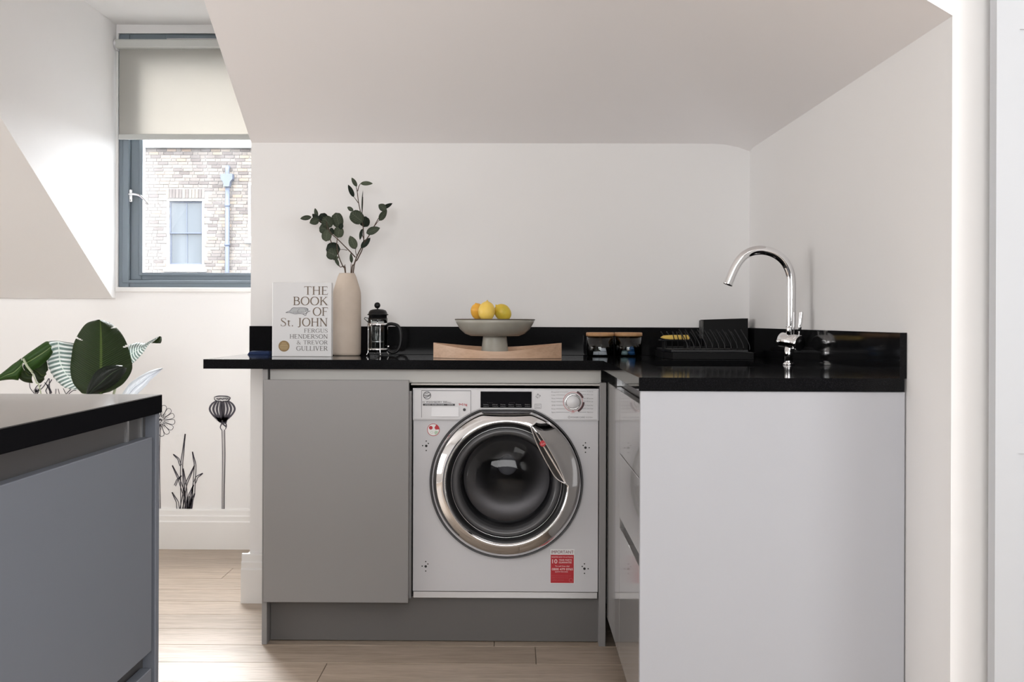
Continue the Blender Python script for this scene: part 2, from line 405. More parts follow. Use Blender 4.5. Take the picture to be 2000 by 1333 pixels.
def m_leaf(name, front, rib, stripes=0.0, slope=-.35, stripe_col=(.9, .93, .92), freq=46, rough=.35, transl=.15):
    """UV: u runs along the leaf, v across (0.5 at the midrib)"""
    m = bpy.data.materials.new(name); m.use_nodes = True; nt = m.node_tree; b = nt.nodes['Principled BSDF']; L = nt.links.new
    b.inputs['Roughness'].default_value = rough
    uv = nt.nodes.new('ShaderNodeUVMap'); sp = nt.nodes.new('ShaderNodeSeparateXYZ'); L(uv.outputs[0], sp.inputs[0])
    # distance from the midrib
    s1 = nt.nodes.new('ShaderNodeMath'); s1.operation = 'SUBTRACT'; L(sp.outputs['Y'], s1.inputs[0]); s1.inputs[1].default_value = .5
    ab = nt.nodes.new('ShaderNodeMath'); ab.operation = 'ABSOLUTE'; L(s1.outputs[0], ab.inputs[0])
    # side veins: waves of u shifted with |v|
    w = nt.nodes.new('ShaderNodeMath'); w.operation = 'MULTIPLY_ADD'; L(ab.outputs[0], w.inputs[0]); w.inputs[1].default_value = slope; L(sp.outputs['X'], w.inputs[2])
    w2 = nt.nodes.new('ShaderNodeMath'); w2.operation = 'MULTIPLY'; L(w.outputs[0], w2.inputs[0]); w2.inputs[1].default_value = freq * 6.2832
    sn = nt.nodes.new('ShaderNodeMath'); sn.operation = 'SINE'; L(w2.outputs[0], sn.inputs[0])
    cr = nt.nodes.new('ShaderNodeValToRGB'); L(sn.outputs[0], cr.inputs['Fac'])
    e = cr.color_ramp.elements
    if stripes > 0:
        e[0].position = 0; e[0].color = (*front, 1); e[1].position = .14; e[1].color = (*stripe_col, 1)
    else:
        e[0].position = 0; e[0].color = (*[c * .8 for c in front], 1); e[1].position = 1; e[1].color = (*[c * 1.15 for c in front], 1)
    rb = nt.nodes.new('ShaderNodeValToRGB'); L(ab.outputs[0], rb.inputs['Fac']); rb.color_ramp.elements[0].position = .010; rb.color_ramp.elements[0].color = (1, 1, 1, 1); rb.color_ramp.elements[1].position = .028; rb.color_ramp.elements[1].color = (0, 0, 0, 1)
    mx = nt.nodes.new('ShaderNodeMix'); mx.data_type = 'RGBA'; L(rb.outputs['Color'], mx.inputs['Factor']); L(cr.outputs['Color'], mx.inputs['A']); mx.inputs['B'].default_value = (*rib, 1)
    L(mx.outputs['Result'], b.inputs['Base Color'])
    bp = nt.nodes.new('ShaderNodeBump'); bp.inputs['Strength'].default_value = .35; bp.inputs['Distance'].default_value = .002; L(sn.outputs[0], bp.inputs['Height']); L(bp.outputs['Normal'], b.inputs['Normal'])
    return m
M['leaf'] = m_leaf('deep_green_leaf', (.020, .045, .004), (.10, .15, .035), rough=.5)
M['leaf_dark'] = m_leaf('darkest_green_leaf', (.005, .013, .006), (.05, .08, .035))
M['leaf_mid'] = m_leaf('mid_green_leaf', (.040, .115, .012), (.30, .40, .16), rough=.45)
M['leaf_pale'] = m_leaf('pale_silver_striped_leaf', (.27, .35, .33), (.80, .86, .82), stripes=1, slope=-.05, stripe_col=(.86, .89, .88), freq=15)
M['leaf_white'] = m_leaf('bleached_leaf_underside', (.72, .76, .82), (.35, .38, .45), stripes=1, stripe_col=(.92, .94, .96), freq=30)
M['petiole'] = mat('pale_leaf_stalk', (.42, .47, .33), .4)
M['euc'] = m_leaf('grey_green_eucalyptus_leaf', (.095, .120, .078), (.18, .20, .14), freq=8, rough=.6)
M['euc_light'] = m_leaf('light_eucalyptus_leaf', (.15, .18, .12), (.24, .27, .19), freq=8, rough=.6)
M['euc_dark'] = m_leaf('dark_eucalyptus_leaf', (.022, .038, .024), (.07, .09, .06), freq=8, rough=.6)
M['lemon_a'] = mat('orange_yellow_lemon_peel', (.80, .42, .05), .42, bump=(120, .5), mottle=(30, (.72, .36, .04)))
M['lemon_b'] = mat('yellow_lemon_peel', (.86, .60, .13), .42, bump=(120, .5), mottle=(30, (.80, .55, .10)))
M['lemon_c'] = mat('green_tinged_lemon_peel', (.74, .50, .05), .42, bump=(120, .5), mottle=(22, (.58, .46, .05)))

# ------------------------------------------------------------------ room shell
WT = 0.91                                  # worktop height
Y_BACK, Y_DORM = 4.50, 5.54
X_NIB = P(490, 500, Y_BACK).x              # left end of the nook's back wall
X_CHK = P(226, 500, Y_DORM).x              # left cheek of the dormer
X_WIN_R = X_NIB
Z_DCEIL = P(240, 48, Y_DORM).z
def XW(y): return 0.852 + (Y_BACK - y) * 0.0135      # the right wall is slightly out of square
_za = P(490, 279, Y_BACK).z                           # crease height of the sloping ceiling
def zA(y): return _za + .50 * (Y_BACK - y)
def zB(x, y): return P(1855, 31, 2.49).z + (y - 2.49) * .004 + .60 * (XW(y) - x)
def zC(x, y):
    a, b, k = zA(y), zB(x, y), .06
    h = max(k - abs(a - b), 0) / k
    return min(a, b) - h * h * k / 4

# floor and its oak planks
pl_w = 0.199; planks_y0 = 3.705
floor = struct(obj('floor', box(-4.1, 2.3, -2.6, 5.75, -.12, -.014), M['oak']), 'pale oak plank floor running across the room', 'floor')
joints = {0: (G(1047, 1290, 0).x,), -1: (G(627, 1318, 0).x,)}
row = -6
ordered = []
while True:
    y0 = planks_y0 + row * pl_w; y1 = y0 + pl_w
    if y0 > 5.54: break
    if row in joints: js = [joints[row][0]]
    else: js = [random.uniform(-1.6, 1.2)]
    x = js[0]
    while x > -3.0: x -= random.uniform(1.5, 2.0); js.append(x)
    x = js[0]
    while x < 1.4: x += random.uniform(1.5, 2.0); js.append(x)
    js = sorted(js)
    for a, b in zip(js, js[1:]):
        ordered.append((max(a, -3.6), min(b, 2.2), y0, min(y1, 5.54)))
    row += 1
for a, b, y0, y1 in ordered:
    if b - a < .05: continue
    g = .0009
    obj('plank', box(a + g, b - g, y0 + g, y1 - g, -.0145, 0, .0012), M['oak'], floor, origin=((a + b) / 2, (y0 + y1) / 2, 0))

# nook back wall, right wall, nib beside the dormer
struct(obj('wall_back', box(X_NIB, 1.15, Y_BACK, Y_BACK + .09, 0, 1.86), M['wall']))
yr = lambda z: Y_BACK - (z - _za) / .50     # where the slope reaches height z
struct(obj('wall_dormer_right', prism([(Y_BACK + .09, 0), (Y_DORM + .08, 0), (Y_DORM + .08, Z_DCEIL + .06), (yr(Z_DCEIL + .03) , Z_DCEIL + .06), (Y_BACK + .09, zA(Y_BACK + .06))], 'x', X_NIB + .001, X_NIB + .08), M['wall']))
struct(obj('wall_right', prism([(XW(Y_BACK), Y_BACK), (XW(2.4905), 2.4905), (1.15, 2.4905), (1.15, Y_BACK)], 'z', 0, 1.86), M['wall']))
# wall facing the camera to the right of the nook, with the bulkhead over the sloping soffit
xw = XW(2.49)
xw_in = xw + .03       # tucked behind the end of the right wall
pts = [(xw_in, 0), (1.45, 0), (1.45, 2.66), (-.8, 2.66), (-.75, min(zC(-.75, 2.49), 2.62))]
for i in range(1, 24):
    x = -.75 + (xw + .75) * i / 24; pts.append((x, min(zC(x, 2.49), 2.62) + .0015))
pts.append((xw, zC(xw, 2.49) + .0015)); pts.append((xw_in, zC(xw, 2.49) + .0015))
struct(obj('wall_front_right', prism(pts, 'y', 2.4910, 2.55), M['wall']))
# soffit of the nook: two slopes meeting in a soft hip
bm = bmesh.new(); NX, NY = 40, 34; grid = []
for j in range(NY + 1):
    y = 2.489 + (Y_BACK - 2.489) * j / NY; rowv = []
    for i in range(NX + 1):
        x = X_NIB + (XW(y) - X_NIB) * i / NX; rowv.append(bm.verts.new((x, y, min(zC(x, y), 2.64))))
    grid.append(rowv)
top = [[bm.verts.new(v.co + Vector((0, 0, .09))) for v in r] for r in grid]
for j in range(NY):
    for i in range(NX):
        bm.faces.new((grid[j][i], grid[j + 1][i], grid[j + 1][i + 1], grid[j][i + 1])); bm.faces.new((top[j][i], top[j][i + 1], top[j + 1][i + 1], top[j + 1][i]))
for j in range(NY):
    bm.faces.new((grid[j][0], top[j][0], top[j + 1][0], grid[j + 1][0])); bm.faces.new((grid[j][NX], grid[j + 1][NX], top[j + 1][NX], top[j][NX]))
for i in range(NX):
    bm.faces.new((grid[0][i], grid[0][i + 1], top[0][i + 1], top[0][i])); bm.faces.new((grid[NY][i], top[NY][i], top[NY][i + 1], grid[NY][i + 1]))
bmesh.ops.recalc_face_normals(bm, faces=bm.faces[:])
M['ceil'] = mat('pale_ceiling_paint', (.90, .875, .875), .8, bump=(60, .05))
c = struct(obj('ceiling', bm, M['ceil']), 'white sloping soffit with a soft hip over the kitchen nook', 'ceiling')
for p in c.data.polygons: p.use_smooth = abs(p.normal.z) > .3
_bm = bmesh.new(); _bm.from_mesh(c.data)
for e in _bm.edges:
    if len(e.link_faces) == 2 and e.link_faces[0].normal.angle(e.link_faces[1].normal, 0) > .8: e.smooth = False
_bm.to_mesh(c.data); _bm.free()
# slope to the left of the dormer and the knee wall line
a = P(221, 583, Y_DORM - .04); b = P(0, 228, 3.0)
s_l = (P(1, 229, 1).z - CAM_Z)   # not used further
# fit the left slope so that its cut with the cheek runs through the two pixels of the photograph
def on_cheek(px, py):
    d = ray(px, py); return CAM_O + d * (X_CHK / d.x)
A1, A2 = on_cheek(220, 583), on_cheek(0, 228)
sl = (A2.z - A1.z) / (A1.y - A2.y)
def zL(y): return A1.z + sl * (A1.y - y)
yl = lambda z: A1.y - (z - A1.z) / sl
struct(obj('ceiling_left_slope', prism([(A1.y, A1.z), (yl(2.66), 2.66), (yl(2.66), 2.78), (A1.y + .02, A1.z + .12)], 'x', -4.1, X_CHK), M['wall']))
struct(obj('wall_dormer_left', prism([(A1.y + .01, zL(A1.y) + .002), (Y_DORM + .08, zL(A1.y) + .002), (Y_DORM + .08, Z_DCEIL + .06), (yl(Z_DCEIL + .06), Z_DCEIL + .06)], 'x', X_CHK - .08, X_CHK - .0005), M['wall']))
struct(obj('ceiling_dormer', box(X_CHK - .08, X_NIB + .08, min(yl(Z_DCEIL), yr(Z_DCEIL)) - .02, Y_DORM + .08, Z_DCEIL, Z_DCEIL + .07), M['wall']))
# slope above the dormer mouth
yd = min(yl(Z_DCEIL), yr(Z_DCEIL)) - .02
struct(obj('ceiling_upper_slope', prism([(yd, Z_DCEIL), (yd - (2.66 - Z_DCEIL) / .5, 2.66), (yd - (2.66 - Z_DCEIL) / .5, 2.75), (yd, Z_DCEIL + .08)], 'x', X_CHK, X_NIB), M['wall']))
# window wall of the dormer with its opening
WX0, WX1 = P(230, 400, Y_DORM).x, X_NIB + .02
WZ0, WZ1 = P(232, 561, Y_DORM).z, P(232, 65, Y_DORM).z
xs = [-4.1, WX0, WX1, X_NIB + .08]; zs = [0, WZ0, WZ1, Z_DCEIL + .06]
def inc(i, j): return not (i == 1 and j == 1) and not (i == 0 and j >= 1)
struct(obj('wall_dormer', cells(xs, zs, inc, Y_DORM, Y_DORM + .22, 'y'), M['wall']), 'white wall under the dormer window with flower drawings', 'wall')
struct(obj('wall_dormer_corner', box(X_CHK - .08, WX0, Y_DORM, Y_DORM + .22, WZ0, Z_DCEIL + .06), M['wall']))
struct(obj('wall_knee', box(-4.1, X_CHK, A1.y + .03, Y_DORM - .001, A1.z - .0, A1.z + .1), M['wall']))
# far shell of the room, behind and beside the camera
struct(obj('wall_left', box(-4.1, -4.0, -2.6, 5.62, 0, 2.75), M['wall']))
struct(obj('wall_rear', box(-4.1, 2.3, -2.64, -2.54, 0, 2.75), mat('dark_reflection_wall', (.035, .035, .04), .6)))  # unseen wall coloured dark so the upstand and chrome reflect black
struct(obj('wall_side_right', box(2.2, 2.3, -2.54, 2.49, 0, 2.75), M['wall']))
struct(obj('wall_front_right_far', box(1.45, 2.2, 2.4905, 2.55, 0, 2.66), M['wall']))
struct(obj('ceiling_flat', box(-4.1, 2.3, -2.6, 3.0, 2.66, 2.76), M['wall']))

# skirtings
SK = [(0, 0), (.027, 0), (.027, .122), (.024, .126), (.020, .127), (.020, .147), (.017, .151), (.013, .152), (.012, .172), (.009, .177), (0, .179)]
struct(obj('baseboard_dormer', prism([(Y_DORM - d, z) for d, z in SK], 'x', -3.9, X_NIB - .02), M['trim']))
xp = P(512, 1000, 3.93).x
struct(obj('baseboard_nib', prism([(Y_BACK - .001 - d, z) for d, z in SK], 'x', X_NIB - .027, X_NIB + .14), M['trim']))
struct(obj('baseboard_nib_return', prism([(X_NIB - d, z) for d, z in SK], 'y', Y_BACK - .001, Y_DORM - .02), M['trim']))
# window board under the dormer window
struct(obj('trim_1', box(X_CHK, X_NIB, Y_DORM - .012, Y_DORM + .01, WZ0 - .022, WZ0 - .002, .004, 2), M['trim']))

# door at the right edge
dY = 2.452
dx0 = P(1945, 600, dY - .035).x; px0 = P(1990, 600, dY - .035).x; pz1 = P(1990, 57, dY - .035).z
DW = .80
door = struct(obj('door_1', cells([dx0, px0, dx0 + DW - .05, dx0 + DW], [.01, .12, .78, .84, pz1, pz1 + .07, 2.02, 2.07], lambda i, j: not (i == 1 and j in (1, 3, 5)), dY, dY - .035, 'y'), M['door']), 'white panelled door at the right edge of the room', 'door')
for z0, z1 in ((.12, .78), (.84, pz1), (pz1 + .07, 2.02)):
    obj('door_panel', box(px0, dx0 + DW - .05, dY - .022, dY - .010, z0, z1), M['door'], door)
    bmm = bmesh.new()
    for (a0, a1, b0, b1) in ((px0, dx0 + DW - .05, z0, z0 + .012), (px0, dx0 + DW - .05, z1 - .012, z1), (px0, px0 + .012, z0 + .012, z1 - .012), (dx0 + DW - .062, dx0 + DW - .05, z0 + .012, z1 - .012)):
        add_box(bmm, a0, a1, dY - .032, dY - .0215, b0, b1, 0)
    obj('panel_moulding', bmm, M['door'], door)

# ------------------------------------------------------------------ dormer window, blind, handle
win = struct(bpy.data.objects.new('window_1', None)); COL.objects.link(win); win.location = ((WX0 + WX1) / 2, Y_DORM + .03, WZ0)
win['label'] = 'dark grey framed dormer window, lower half uncovered'; win['category'] = 'window'
def frame_bm(x0, x1, z0, z1, w, y0, y1, bev=.003, wb=None, wt=None):
    wb = wb or w; wt = wt or w; b = bmesh.new()
    add_box(b, x0, x0 + w, y0, y1, z0, z1, bev); add_box(b, x1 - w, x1, y0, y1, z0, z1, bev)
    add_box(b, x0 + w, x1 - w, y0, y1, z0, z0 + wb, bev); add_box(b, x0 + w, x1 - w, y0, y1, z1 - wt, z1, bev)
    return b
sY = scale_at(Y_DORM)
obj('window_frame', frame_bm(WX0, WX1 - .001, WZ0, WZ1, 21 / sY, Y_DORM + .012, Y_DORM + .07, wb=14 / sY), M['anthracite'], win)
obj('frame_bead', frame_bm(WX0 + 9 / sY, WX1 - .03, WZ0 + 8 / sY, WZ1 - .03, 12 / sY, Y_DORM + .004, Y_DORM + .014, .002, wb=6 / sY), M['anthracite'], win)
sx0, sz0 = WX0 + 21 / sY, WZ0 + 14 / sY
sash = obj('sash', frame_bm(sx0, WX1 - .03, sz0, WZ1 - .04, 22 / sY, Y_DORM + .030, Y_DORM + .085, wb=13 / sY), M['anthracite'], win)
obj('glazing_bead', frame_bm(sx0 + 18 / sY, WX1 - .04, sz0 + 9 / sY, WZ1 - .06, 7 / sY, Y_DORM + .022, Y_DORM + .032, .001, wb=6 / sY), M['anthracite'], sash)
obj('pane', box(sx0 + 20 / sY, WX1 - .05, Y_DORM + .058, Y_DORM + .064, sz0 + 12 / sY, WZ1 - .08), M['pane'], win)
obj('trickle_vent', add_box(box(P(322, 70, Y_DORM).x, WX1 - .04, Y_DORM + .0, Y_DORM + .012, P(322, 77, Y_DORM).z, P(322, 68, Y_DORM).z, .004, 2), P(326, 70, Y_DORM).x, WX1 - .05, Y_DORM - .003, Y_DORM + .002, P(322, 76, Y_DORM).z, P(322, 74, Y_DORM).z, .001), M['anthracite'], win)
obj('vent_edge', box(P(326, 70, Y_DORM).x, WX1 - .05, Y_DORM - .004, Y_DORM - .001, P(322, 76.6, Y_DORM).z, P(322, 75.4, Y_DORM).z), M['steel'], win)
# handle
hp = P(257, 380, Y_DORM + .02)
hb = obj('window_handle', box(hp.x - .009, hp.x + .007, Y_DORM + .006, Y_DORM + .03, P(257, 395, Y_DORM).z, P(257, 369, Y_DORM).z, .006, 3), M['chrome'], win)
hpts = [(hp.x, Y_DORM + .004, hp.z - .002), (hp.x + .004, Y_DORM - .022, hp.z - .004), (hp.x + .022, Y_DORM - .030, hp.z - .004), (hp.x + .055, Y_DORM - .032, hp.z - .012), (P(294, 401, Y_DORM).x, Y_DORM - .034, P(294, 401, Y_DORM).z)]
obj('lever', tube(catmull(hpts, 6), [.0075] * 6 + [.0065] * 12 + [.005] * 7, 10), M['chrome'], hb)
bm = bmesh.new(); disc_poly(bm, hp.x, P(257, 391, Y_DORM).z, .003, Y_DORM + .0055, 12); obj('keyhole', bm, M['dark'], hb)
# roller blind
bx0 = P(232, 170, Y_DORM - .03).x; bz1 = P(232, 88, Y_DORM).z; bz0 = P(232, 266, Y_DORM - .03).z
bl = thing('roller_blind', 'cream roller blind pulled halfway down over the dormer window', 'blind', ((bx0 + X_NIB) / 2, Y_DORM - .03, bz0))
obj('blind_fabric', box(bx0, X_NIB - .01, Y_DORM - .0225, Y_DORM - .0215, bz0, bz1), M['blind'], bl)
obj('cassette', box(P(227, 80, Y_DORM - .03).x, X_NIB - .004, Y_DORM - .052, Y_DORM - .006, P(232, 93.5, Y_DORM - .05).z, P(232, 76, Y_DORM - .05).z, .007, 3), M['blind_rail'], bl)
obj('bottom_bar', box(bx0 - .002, X_NIB - .008, Y_DORM - .030, Y_DORM - .014, P(232, 272.5, Y_DORM - .03).z, P(232, 261.5, Y_DORM - .03).z, .003, 2), M['blind_rail'], bl)
bk = P(224, 85, Y_DORM - .04)
obj('end_bracket', add_box(lathe([(0, 0), (.019, 0), (.021, .003), (.021, .012), (.0, .014)], (bk.x - .004, Y_DORM - .03, bk.z), 20, 'x'), bk.x + .004, bk.x + .012, Y_DORM - .045, Y_DORM - .008, bk.z - .030, bk.z + .018, .003), M['white_plastic'], bl)

# ------------------------------------------------------------------ brick house across the street
BY = 28.0
bs = scale_at(BY)
bl_, bh_ = .215, .065
hx0, hx1 = P(262, 400, BY).x, P(500, 400, BY).x
hz0, hz1 = P(380, 552, BY).z, P(380, 290, BY).z
house = thing('brick_house', 'pale brick house with white sash window across the street', 'building', ((hx0 + hx1) / 2, BY + .3, hz0 - 8))
wx0, wx1, wz0, wz1 = P(326, 450, BY).x, P(399, 450, BY).x, P(360, 524, BY).z, P(360, 389, BY).z      # white window surround
gx0, gx1, gz0, gz1 = P(330, 450, BY).x, P(395, 450, BY).x, P(360, 517, BY).z, P(360, 393, BY).z
obj('wall', cells([hx0 - 7, wx0, wx1, hx1 + 5], [hz0 - 8, wz0, wz1, hz1 + .05], lambda i, j: not (i == 1 and j == 1), BY + .02, BY + .6, 'y'), M['mortar'], house)
obj('coping', box(hx0 - 7, hx1 + 5, BY - .12, BY + .6, hz1, P(380, 273, BY).z, .02), M['stone'], house)
ct = P(380, 273, BY).z
obj('roof', prism([(BY - .12, ct), (BY + 2.6, ct + 1.15), (BY + 5, ct + .0)], 'x', hx0 - 7, hx1 + 5), M['slate'], house)
# each brick in view: stretchers and headers in alternating order, laid in courses
mesh_s = bpy.data.meshes.new('brick'); b_ = box(-.1075, .1075, 0, .06, -.0325, .0325, .004); b_.to_mesh(mesh_s); b_.free()
mesh_h = bpy.data.meshes.new('brick_header'); b_ = box(-.05125, .05125, 0, .06, -.0325, .0325, .004); b_.to_mesh(mesh_h); b_.free()
mesh_v = bpy.data.meshes.new('brick_soldier'); b_ = box(-.0325, .0325, 0, .06, -.1075, .1075, .004); b_.to_mesh(mesh_v); b_.free()
for me in (mesh_s, mesh_h, mesh_v): me.materials.append(M['brick'])
hw = wpos(house); cand = []
z = hz1 - .04; k = 0
while z > hz0:
    x = hx0 - .3 - random.uniform(0, .3); t = random.randint(0, 1)
    while x < hx1 + .15:
        t += 1; w = .215 if (t % 2 or random.random() < .25) else .1025
        cx = x + w / 2
        inwin = (wz0 - .04 < z < wz1 + .03 and wx0 - .04 < cx < wx1 + .04)
        inarch = (wz1 + .02 < z < wz1 + .245 and wx0 - .06 < cx < wx1 + .06)
        if not inwin and not inarch: cand.append((cx, z, w))
        x += w + .010
    z -= .075; k += 1
arch = [(wx0 + .01 + i * .0745, wz1 + .125) for i in range(int((wx1 - wx0 + .04) / .0745))]
near = sorted(cand, key=lambda c: (-c[2], abs(c[0] - P(430, 400, BY).x)))
keep = near[:300 - len(arch)]; rest = near[300 - len(arch):]
for cx, z, w in keep:
    o = bpy.data.objects.new('brick', mesh_s if w > .2 else mesh_h); COL.objects.link(o); o.parent = house
    o.location = Vector((cx + random.uniform(-.003, .003), BY + random.uniform(-.008, .004), z)) - hw
for cx, z in arch:
    o = bpy.data.objects.new('brick', mesh_v); COL.objects.link(o); o.parent = house; o.location = Vector((cx, BY - .004, z)) - hw
bmr = bmesh.new()
for cx, z, w in rest: add_box(bmr, cx - w / 2, cx + w / 2, BY, BY + .06, z - .0325, z + .0325)
if rest:
    o = obj('remaining_brickwork', bmr, M['brick'], house); o['kind'] = 'stuff'
def sash_window(x0, x1, z0, z1, gx0, gx1, gz0, gz1):
    wd = obj('window', frame_bm(x0, x1, z0, z1, gx0 - x0, BY - .02, BY + .14, .006, wb=gz0 - z0, wt=z1 - gz1), M['stone'], house)
    obj('window_sill', box(x0 - .06, x1 + .06, BY - .10, BY + .12, z0 - .09, z0, .01), M['stone'], wd)
    zm = (gz0 + gz1) / 2
    obj('sash', frame_bm(gx0, gx1, zm - .02, gz1, .035, BY + .05, BY + .10, .004), M['lead'], wd)
    obj('sash', frame_bm(gx0, gx1, gz0, zm + .02, .035, BY + .09, BY + .13, .004), M['lead'], wd)
    xm = (gx0 + gx1) / 2 + .01
    for a, b_, y in ((zm + .01, gz1 - .03, BY + .06), (gz0 + .03, zm - .01, BY + .10)):
        obj('glazing_bar', box(xm - .009, xm + .009, y, y + .03, a, b_), M['lead'], wd)
        for u, v in ((gx0 + .03, xm - .008), (xm + .008, gx1 - .03)):
            obj('pane', box(u, v, y + .014, y + .018, a, b_), M['lampglass'], wd)
sash_window(wx0, wx1, wz0, wz1, gx0, gx1, gz0, gz1)
x2 = P(485, 400, BY).x
sash_window(x2, x2 + .86, P(486, 468, BY).z, P(486, 358, BY).z, x2 + .05, x2 + .81, P(486, 462, BY).z, P(486, 362, BY).z)
dp = P(446, 400, BY)
pipe = thing('drainpipe', 'blue grey downpipe with hopper head on the brick house', 'pipe', (dp.x, BY - .08, hz0 - 2))
obj('pipe', lathe([(0, 0), (.05, 0), (.05, P(446, 362, BY).z - hz0 + 2), (0, P(446, 362, BY).z - hz0 + 2)], (dp.x, BY - .09, hz0 - 2), 20), M['lead'], pipe, True)
hz = P(446, 362, BY).z
bm = bmesh.new(); add_prism(bm, [(dp.x - .06, hz - .05), (dp.x + .06, hz - .05), (dp.x + .08, hz + .06), (dp.x + .135, hz + .12), (dp.x + .135, hz + .24), (dp.x - .135, hz + .24), (dp.x - .135, hz + .12), (dp.x - .08, hz + .06)], 'y', BY - .20, BY - .005)
obj('hopper_head', bm, M['lead'], pipe)
obj('outlet_elbow', tube(catmull([(dp.x, BY + .01, hz + .40), (dp.x, BY - .10, hz + .38), (dp.x, BY - .11, hz + .22)], 5), .05, 12), M['lead'], pipe, True)
for zz in (hz - .5, hz - 1.4): obj('pipe_collar', lathe([(.05, 0), (.064, .01), (.064, .06), (.05, .07)], (dp.x, BY - .09, zz), 20), M['lead'], pipe, True)

# ------------------------------------------------------------------ wall drawings (flat transfers on the dormer wall)
YD = Y_DORM - .0012
def xz(px, py): p = P(px, py, YD); return (p.x, p.z)
def zc_(zx, zy): return xz(320 + zx / 5.333, 760 + zy / 5.333)      # zoomed study coordinates
def stroke(bm, pts, w, conv=zc_, n=5): ribbon(bm, [conv(*p) for p in pts], [q / 5.333 / sY for q in w] if isinstance(w, (list, tuple)) else w / 5.333 / sY, YD, n)
bm = bmesh.new()
stroke(bm, [(522, 88), (560, 78), (606, 76), (660, 80), (694, 92)], [6, 13, 12, 13, 6])
stroke(bm, [(525, 92), (535, 118), (570, 128), (612, 132), (660, 128), (684, 112), (692, 94)], 8)
for x in range(545, 680, 14): stroke(bm, [(x, 88 + (x * 7) % 9), (x + 9, 118 - (x * 5) % 11), (x + 16, 92)], 6)
for sgn in (-1, 1):
    c0 = 608
    for k, (bul, w) in enumerate(((130, 19), (92, 22), (56, 22), (20, 24))):
        stroke(bm, [(c0 + sgn * (62 - k * 15), 124), (c0 + sgn * (bul * .83), 160), (c0 + sgn * bul, 212), (c0 + sgn * bul * .78, 268), (c0 + sgn * (42 - k * 9), 322), (c0 + sgn * 20, 345)], [w * .5, w, w * 1.1, w, w * 1.3, w])
stroke(bm, [(608, 130), (606, 200), (612, 260), (614, 330)], [14, 26, 18, 40])
stroke(bm, [(560, 322), (600, 345), (640, 352), (655, 330)], [14, 26, 22, 10])
stroke(bm, [(640, 350), (652, 385), (640, 425)], [10, 12, 6])
stroke(bm, [(608, 352), (588, 400), (604, 432)], [12, 10, 6]); stroke(bm, [(610, 365), (632, 380), (646, 395)], 14)
stroke(bm, [(605, 425), (610, 700), (608, 1000), (607, 1268)], 7); stroke(bm, [(632, 425), (636, 700), (630, 1000), (628, 1268)], 9); stroke(bm, [(618, 440), (622, 900), (618, 1268)], 3)
tag(obj('wall_drawing', bm, M['decal']), 'dark poppy seed head on a tall stem drawn on the dormer wall', 'wall sticker')
def blade(bm, base, ctrl, tip, w):
    b0, c0, t0 = Vector(base), Vector(ctrl), Vector(tip)
    d = (t0 - b0).normalized(); n = Vector((-d.y, d.x)) * w / 2
    for s in (-1, 1): stroke(bm, [tuple(b0 + n * s), tuple((b0 + c0) / 2 + n * s * 1.0), tuple(c0 + n * s * .8), tuple((c0 + t0) / 2 + n * s * .5), tuple(t0)], [8, 8, 8, 10, 12], n=4)
bm = bmesh.new()
for b0, c0, t0, w in (((190, 1262), (185, 800), (222, 470), 26), ((150, 1262), (140, 1180), (85, 1078), 26), ((215, 1110), (160, 950), (88, 798), 22), ((176, 800), (150, 730), (98, 682), 18),
                      ((178, 1262), (230, 1000), (318, 800), 26), ((310, 1090), (325, 800), (298, 655), 22), ((320, 980), (345, 920), (405, 880), 24), ((115, 1010), (140, 950), (185, 905), 16),
                      ((235, 1262), (225, 1000), (200, 830), 24), ((250, 1262), (262, 1120), (310, 1000), 22), ((280, 1262), (296, 1160), (322, 1090), 20), ((262, 1250), (290, 1150), (300, 1020), 14), ((205, 1262), (222, 1160), (215, 1060), 16)):
    blade(bm, b0, c0, t0, w)
for k in range(9): stroke(bm, [(225 + k * 8, 1262), (232 + k * 8, 1200 - (k * 37) % 60), (250 + k * 6, 1120)], [9, 7, 3])
stroke(bm, [(225, 1262), (292, 1262)], 12)
tag(obj('wall_drawing', bm, M['decal']), 'tuft of grass blades drawn just above the skirting', 'wall sticker')
def flower(bm, c, rx, ry, n, rot=0, w=5):
    for i in range(n):
        a = rot + 2 * math.pi * i / n; d = Vector((math.cos(a) * rx, math.sin(a) * ry)); s = Vector((-math.sin(a), math.cos(a))) * (rx * .17)
        cc = Vector(c)
        stroke(bm, [tuple(cc + d * .22), tuple(cc + d * .55 + s * .8), tuple(cc + d * .88 + s), tuple(cc + d * 1.0 + s * .2), tuple(cc + d * .93 - s * .9), tuple(cc + d * .6 - s * .7), tuple(cc + d * .24)], w)
        stroke(bm, [tuple(cc + d * .3), tuple(cc + d * .6)], 3)
bm = bmesh.new()
flower(bm, (-40, 330), 155, 165, 14, .1)
for i in range(12): stroke(bm, [(-40 + 16 * math.cos(i), 330 + 16 * math.sin(i)), (-40 + 28 * math.cos(i * 1.7), 330 + 28 * math.sin(i * 1.7))], 5)
stroke(bm, [(-45, 360), (-60, 700), (-50, 1262)], 7); stroke(bm, [(-32, 360), (-46, 700), (-36, 1262)], 7)
tag(obj('wall_drawing', bm, M['decal']), 'outlined daisy head drawn on the wall, half hidden by the island', 'wall sticker')
def z5(zx, zy): return xz(zx / 4.938, 610 + zy / 4.938)
bm = bmesh.new()
def st5(pts, w): ribbon(bm, [z5(*p) for p in pts], w / 4.938 / sY, YD, 4)
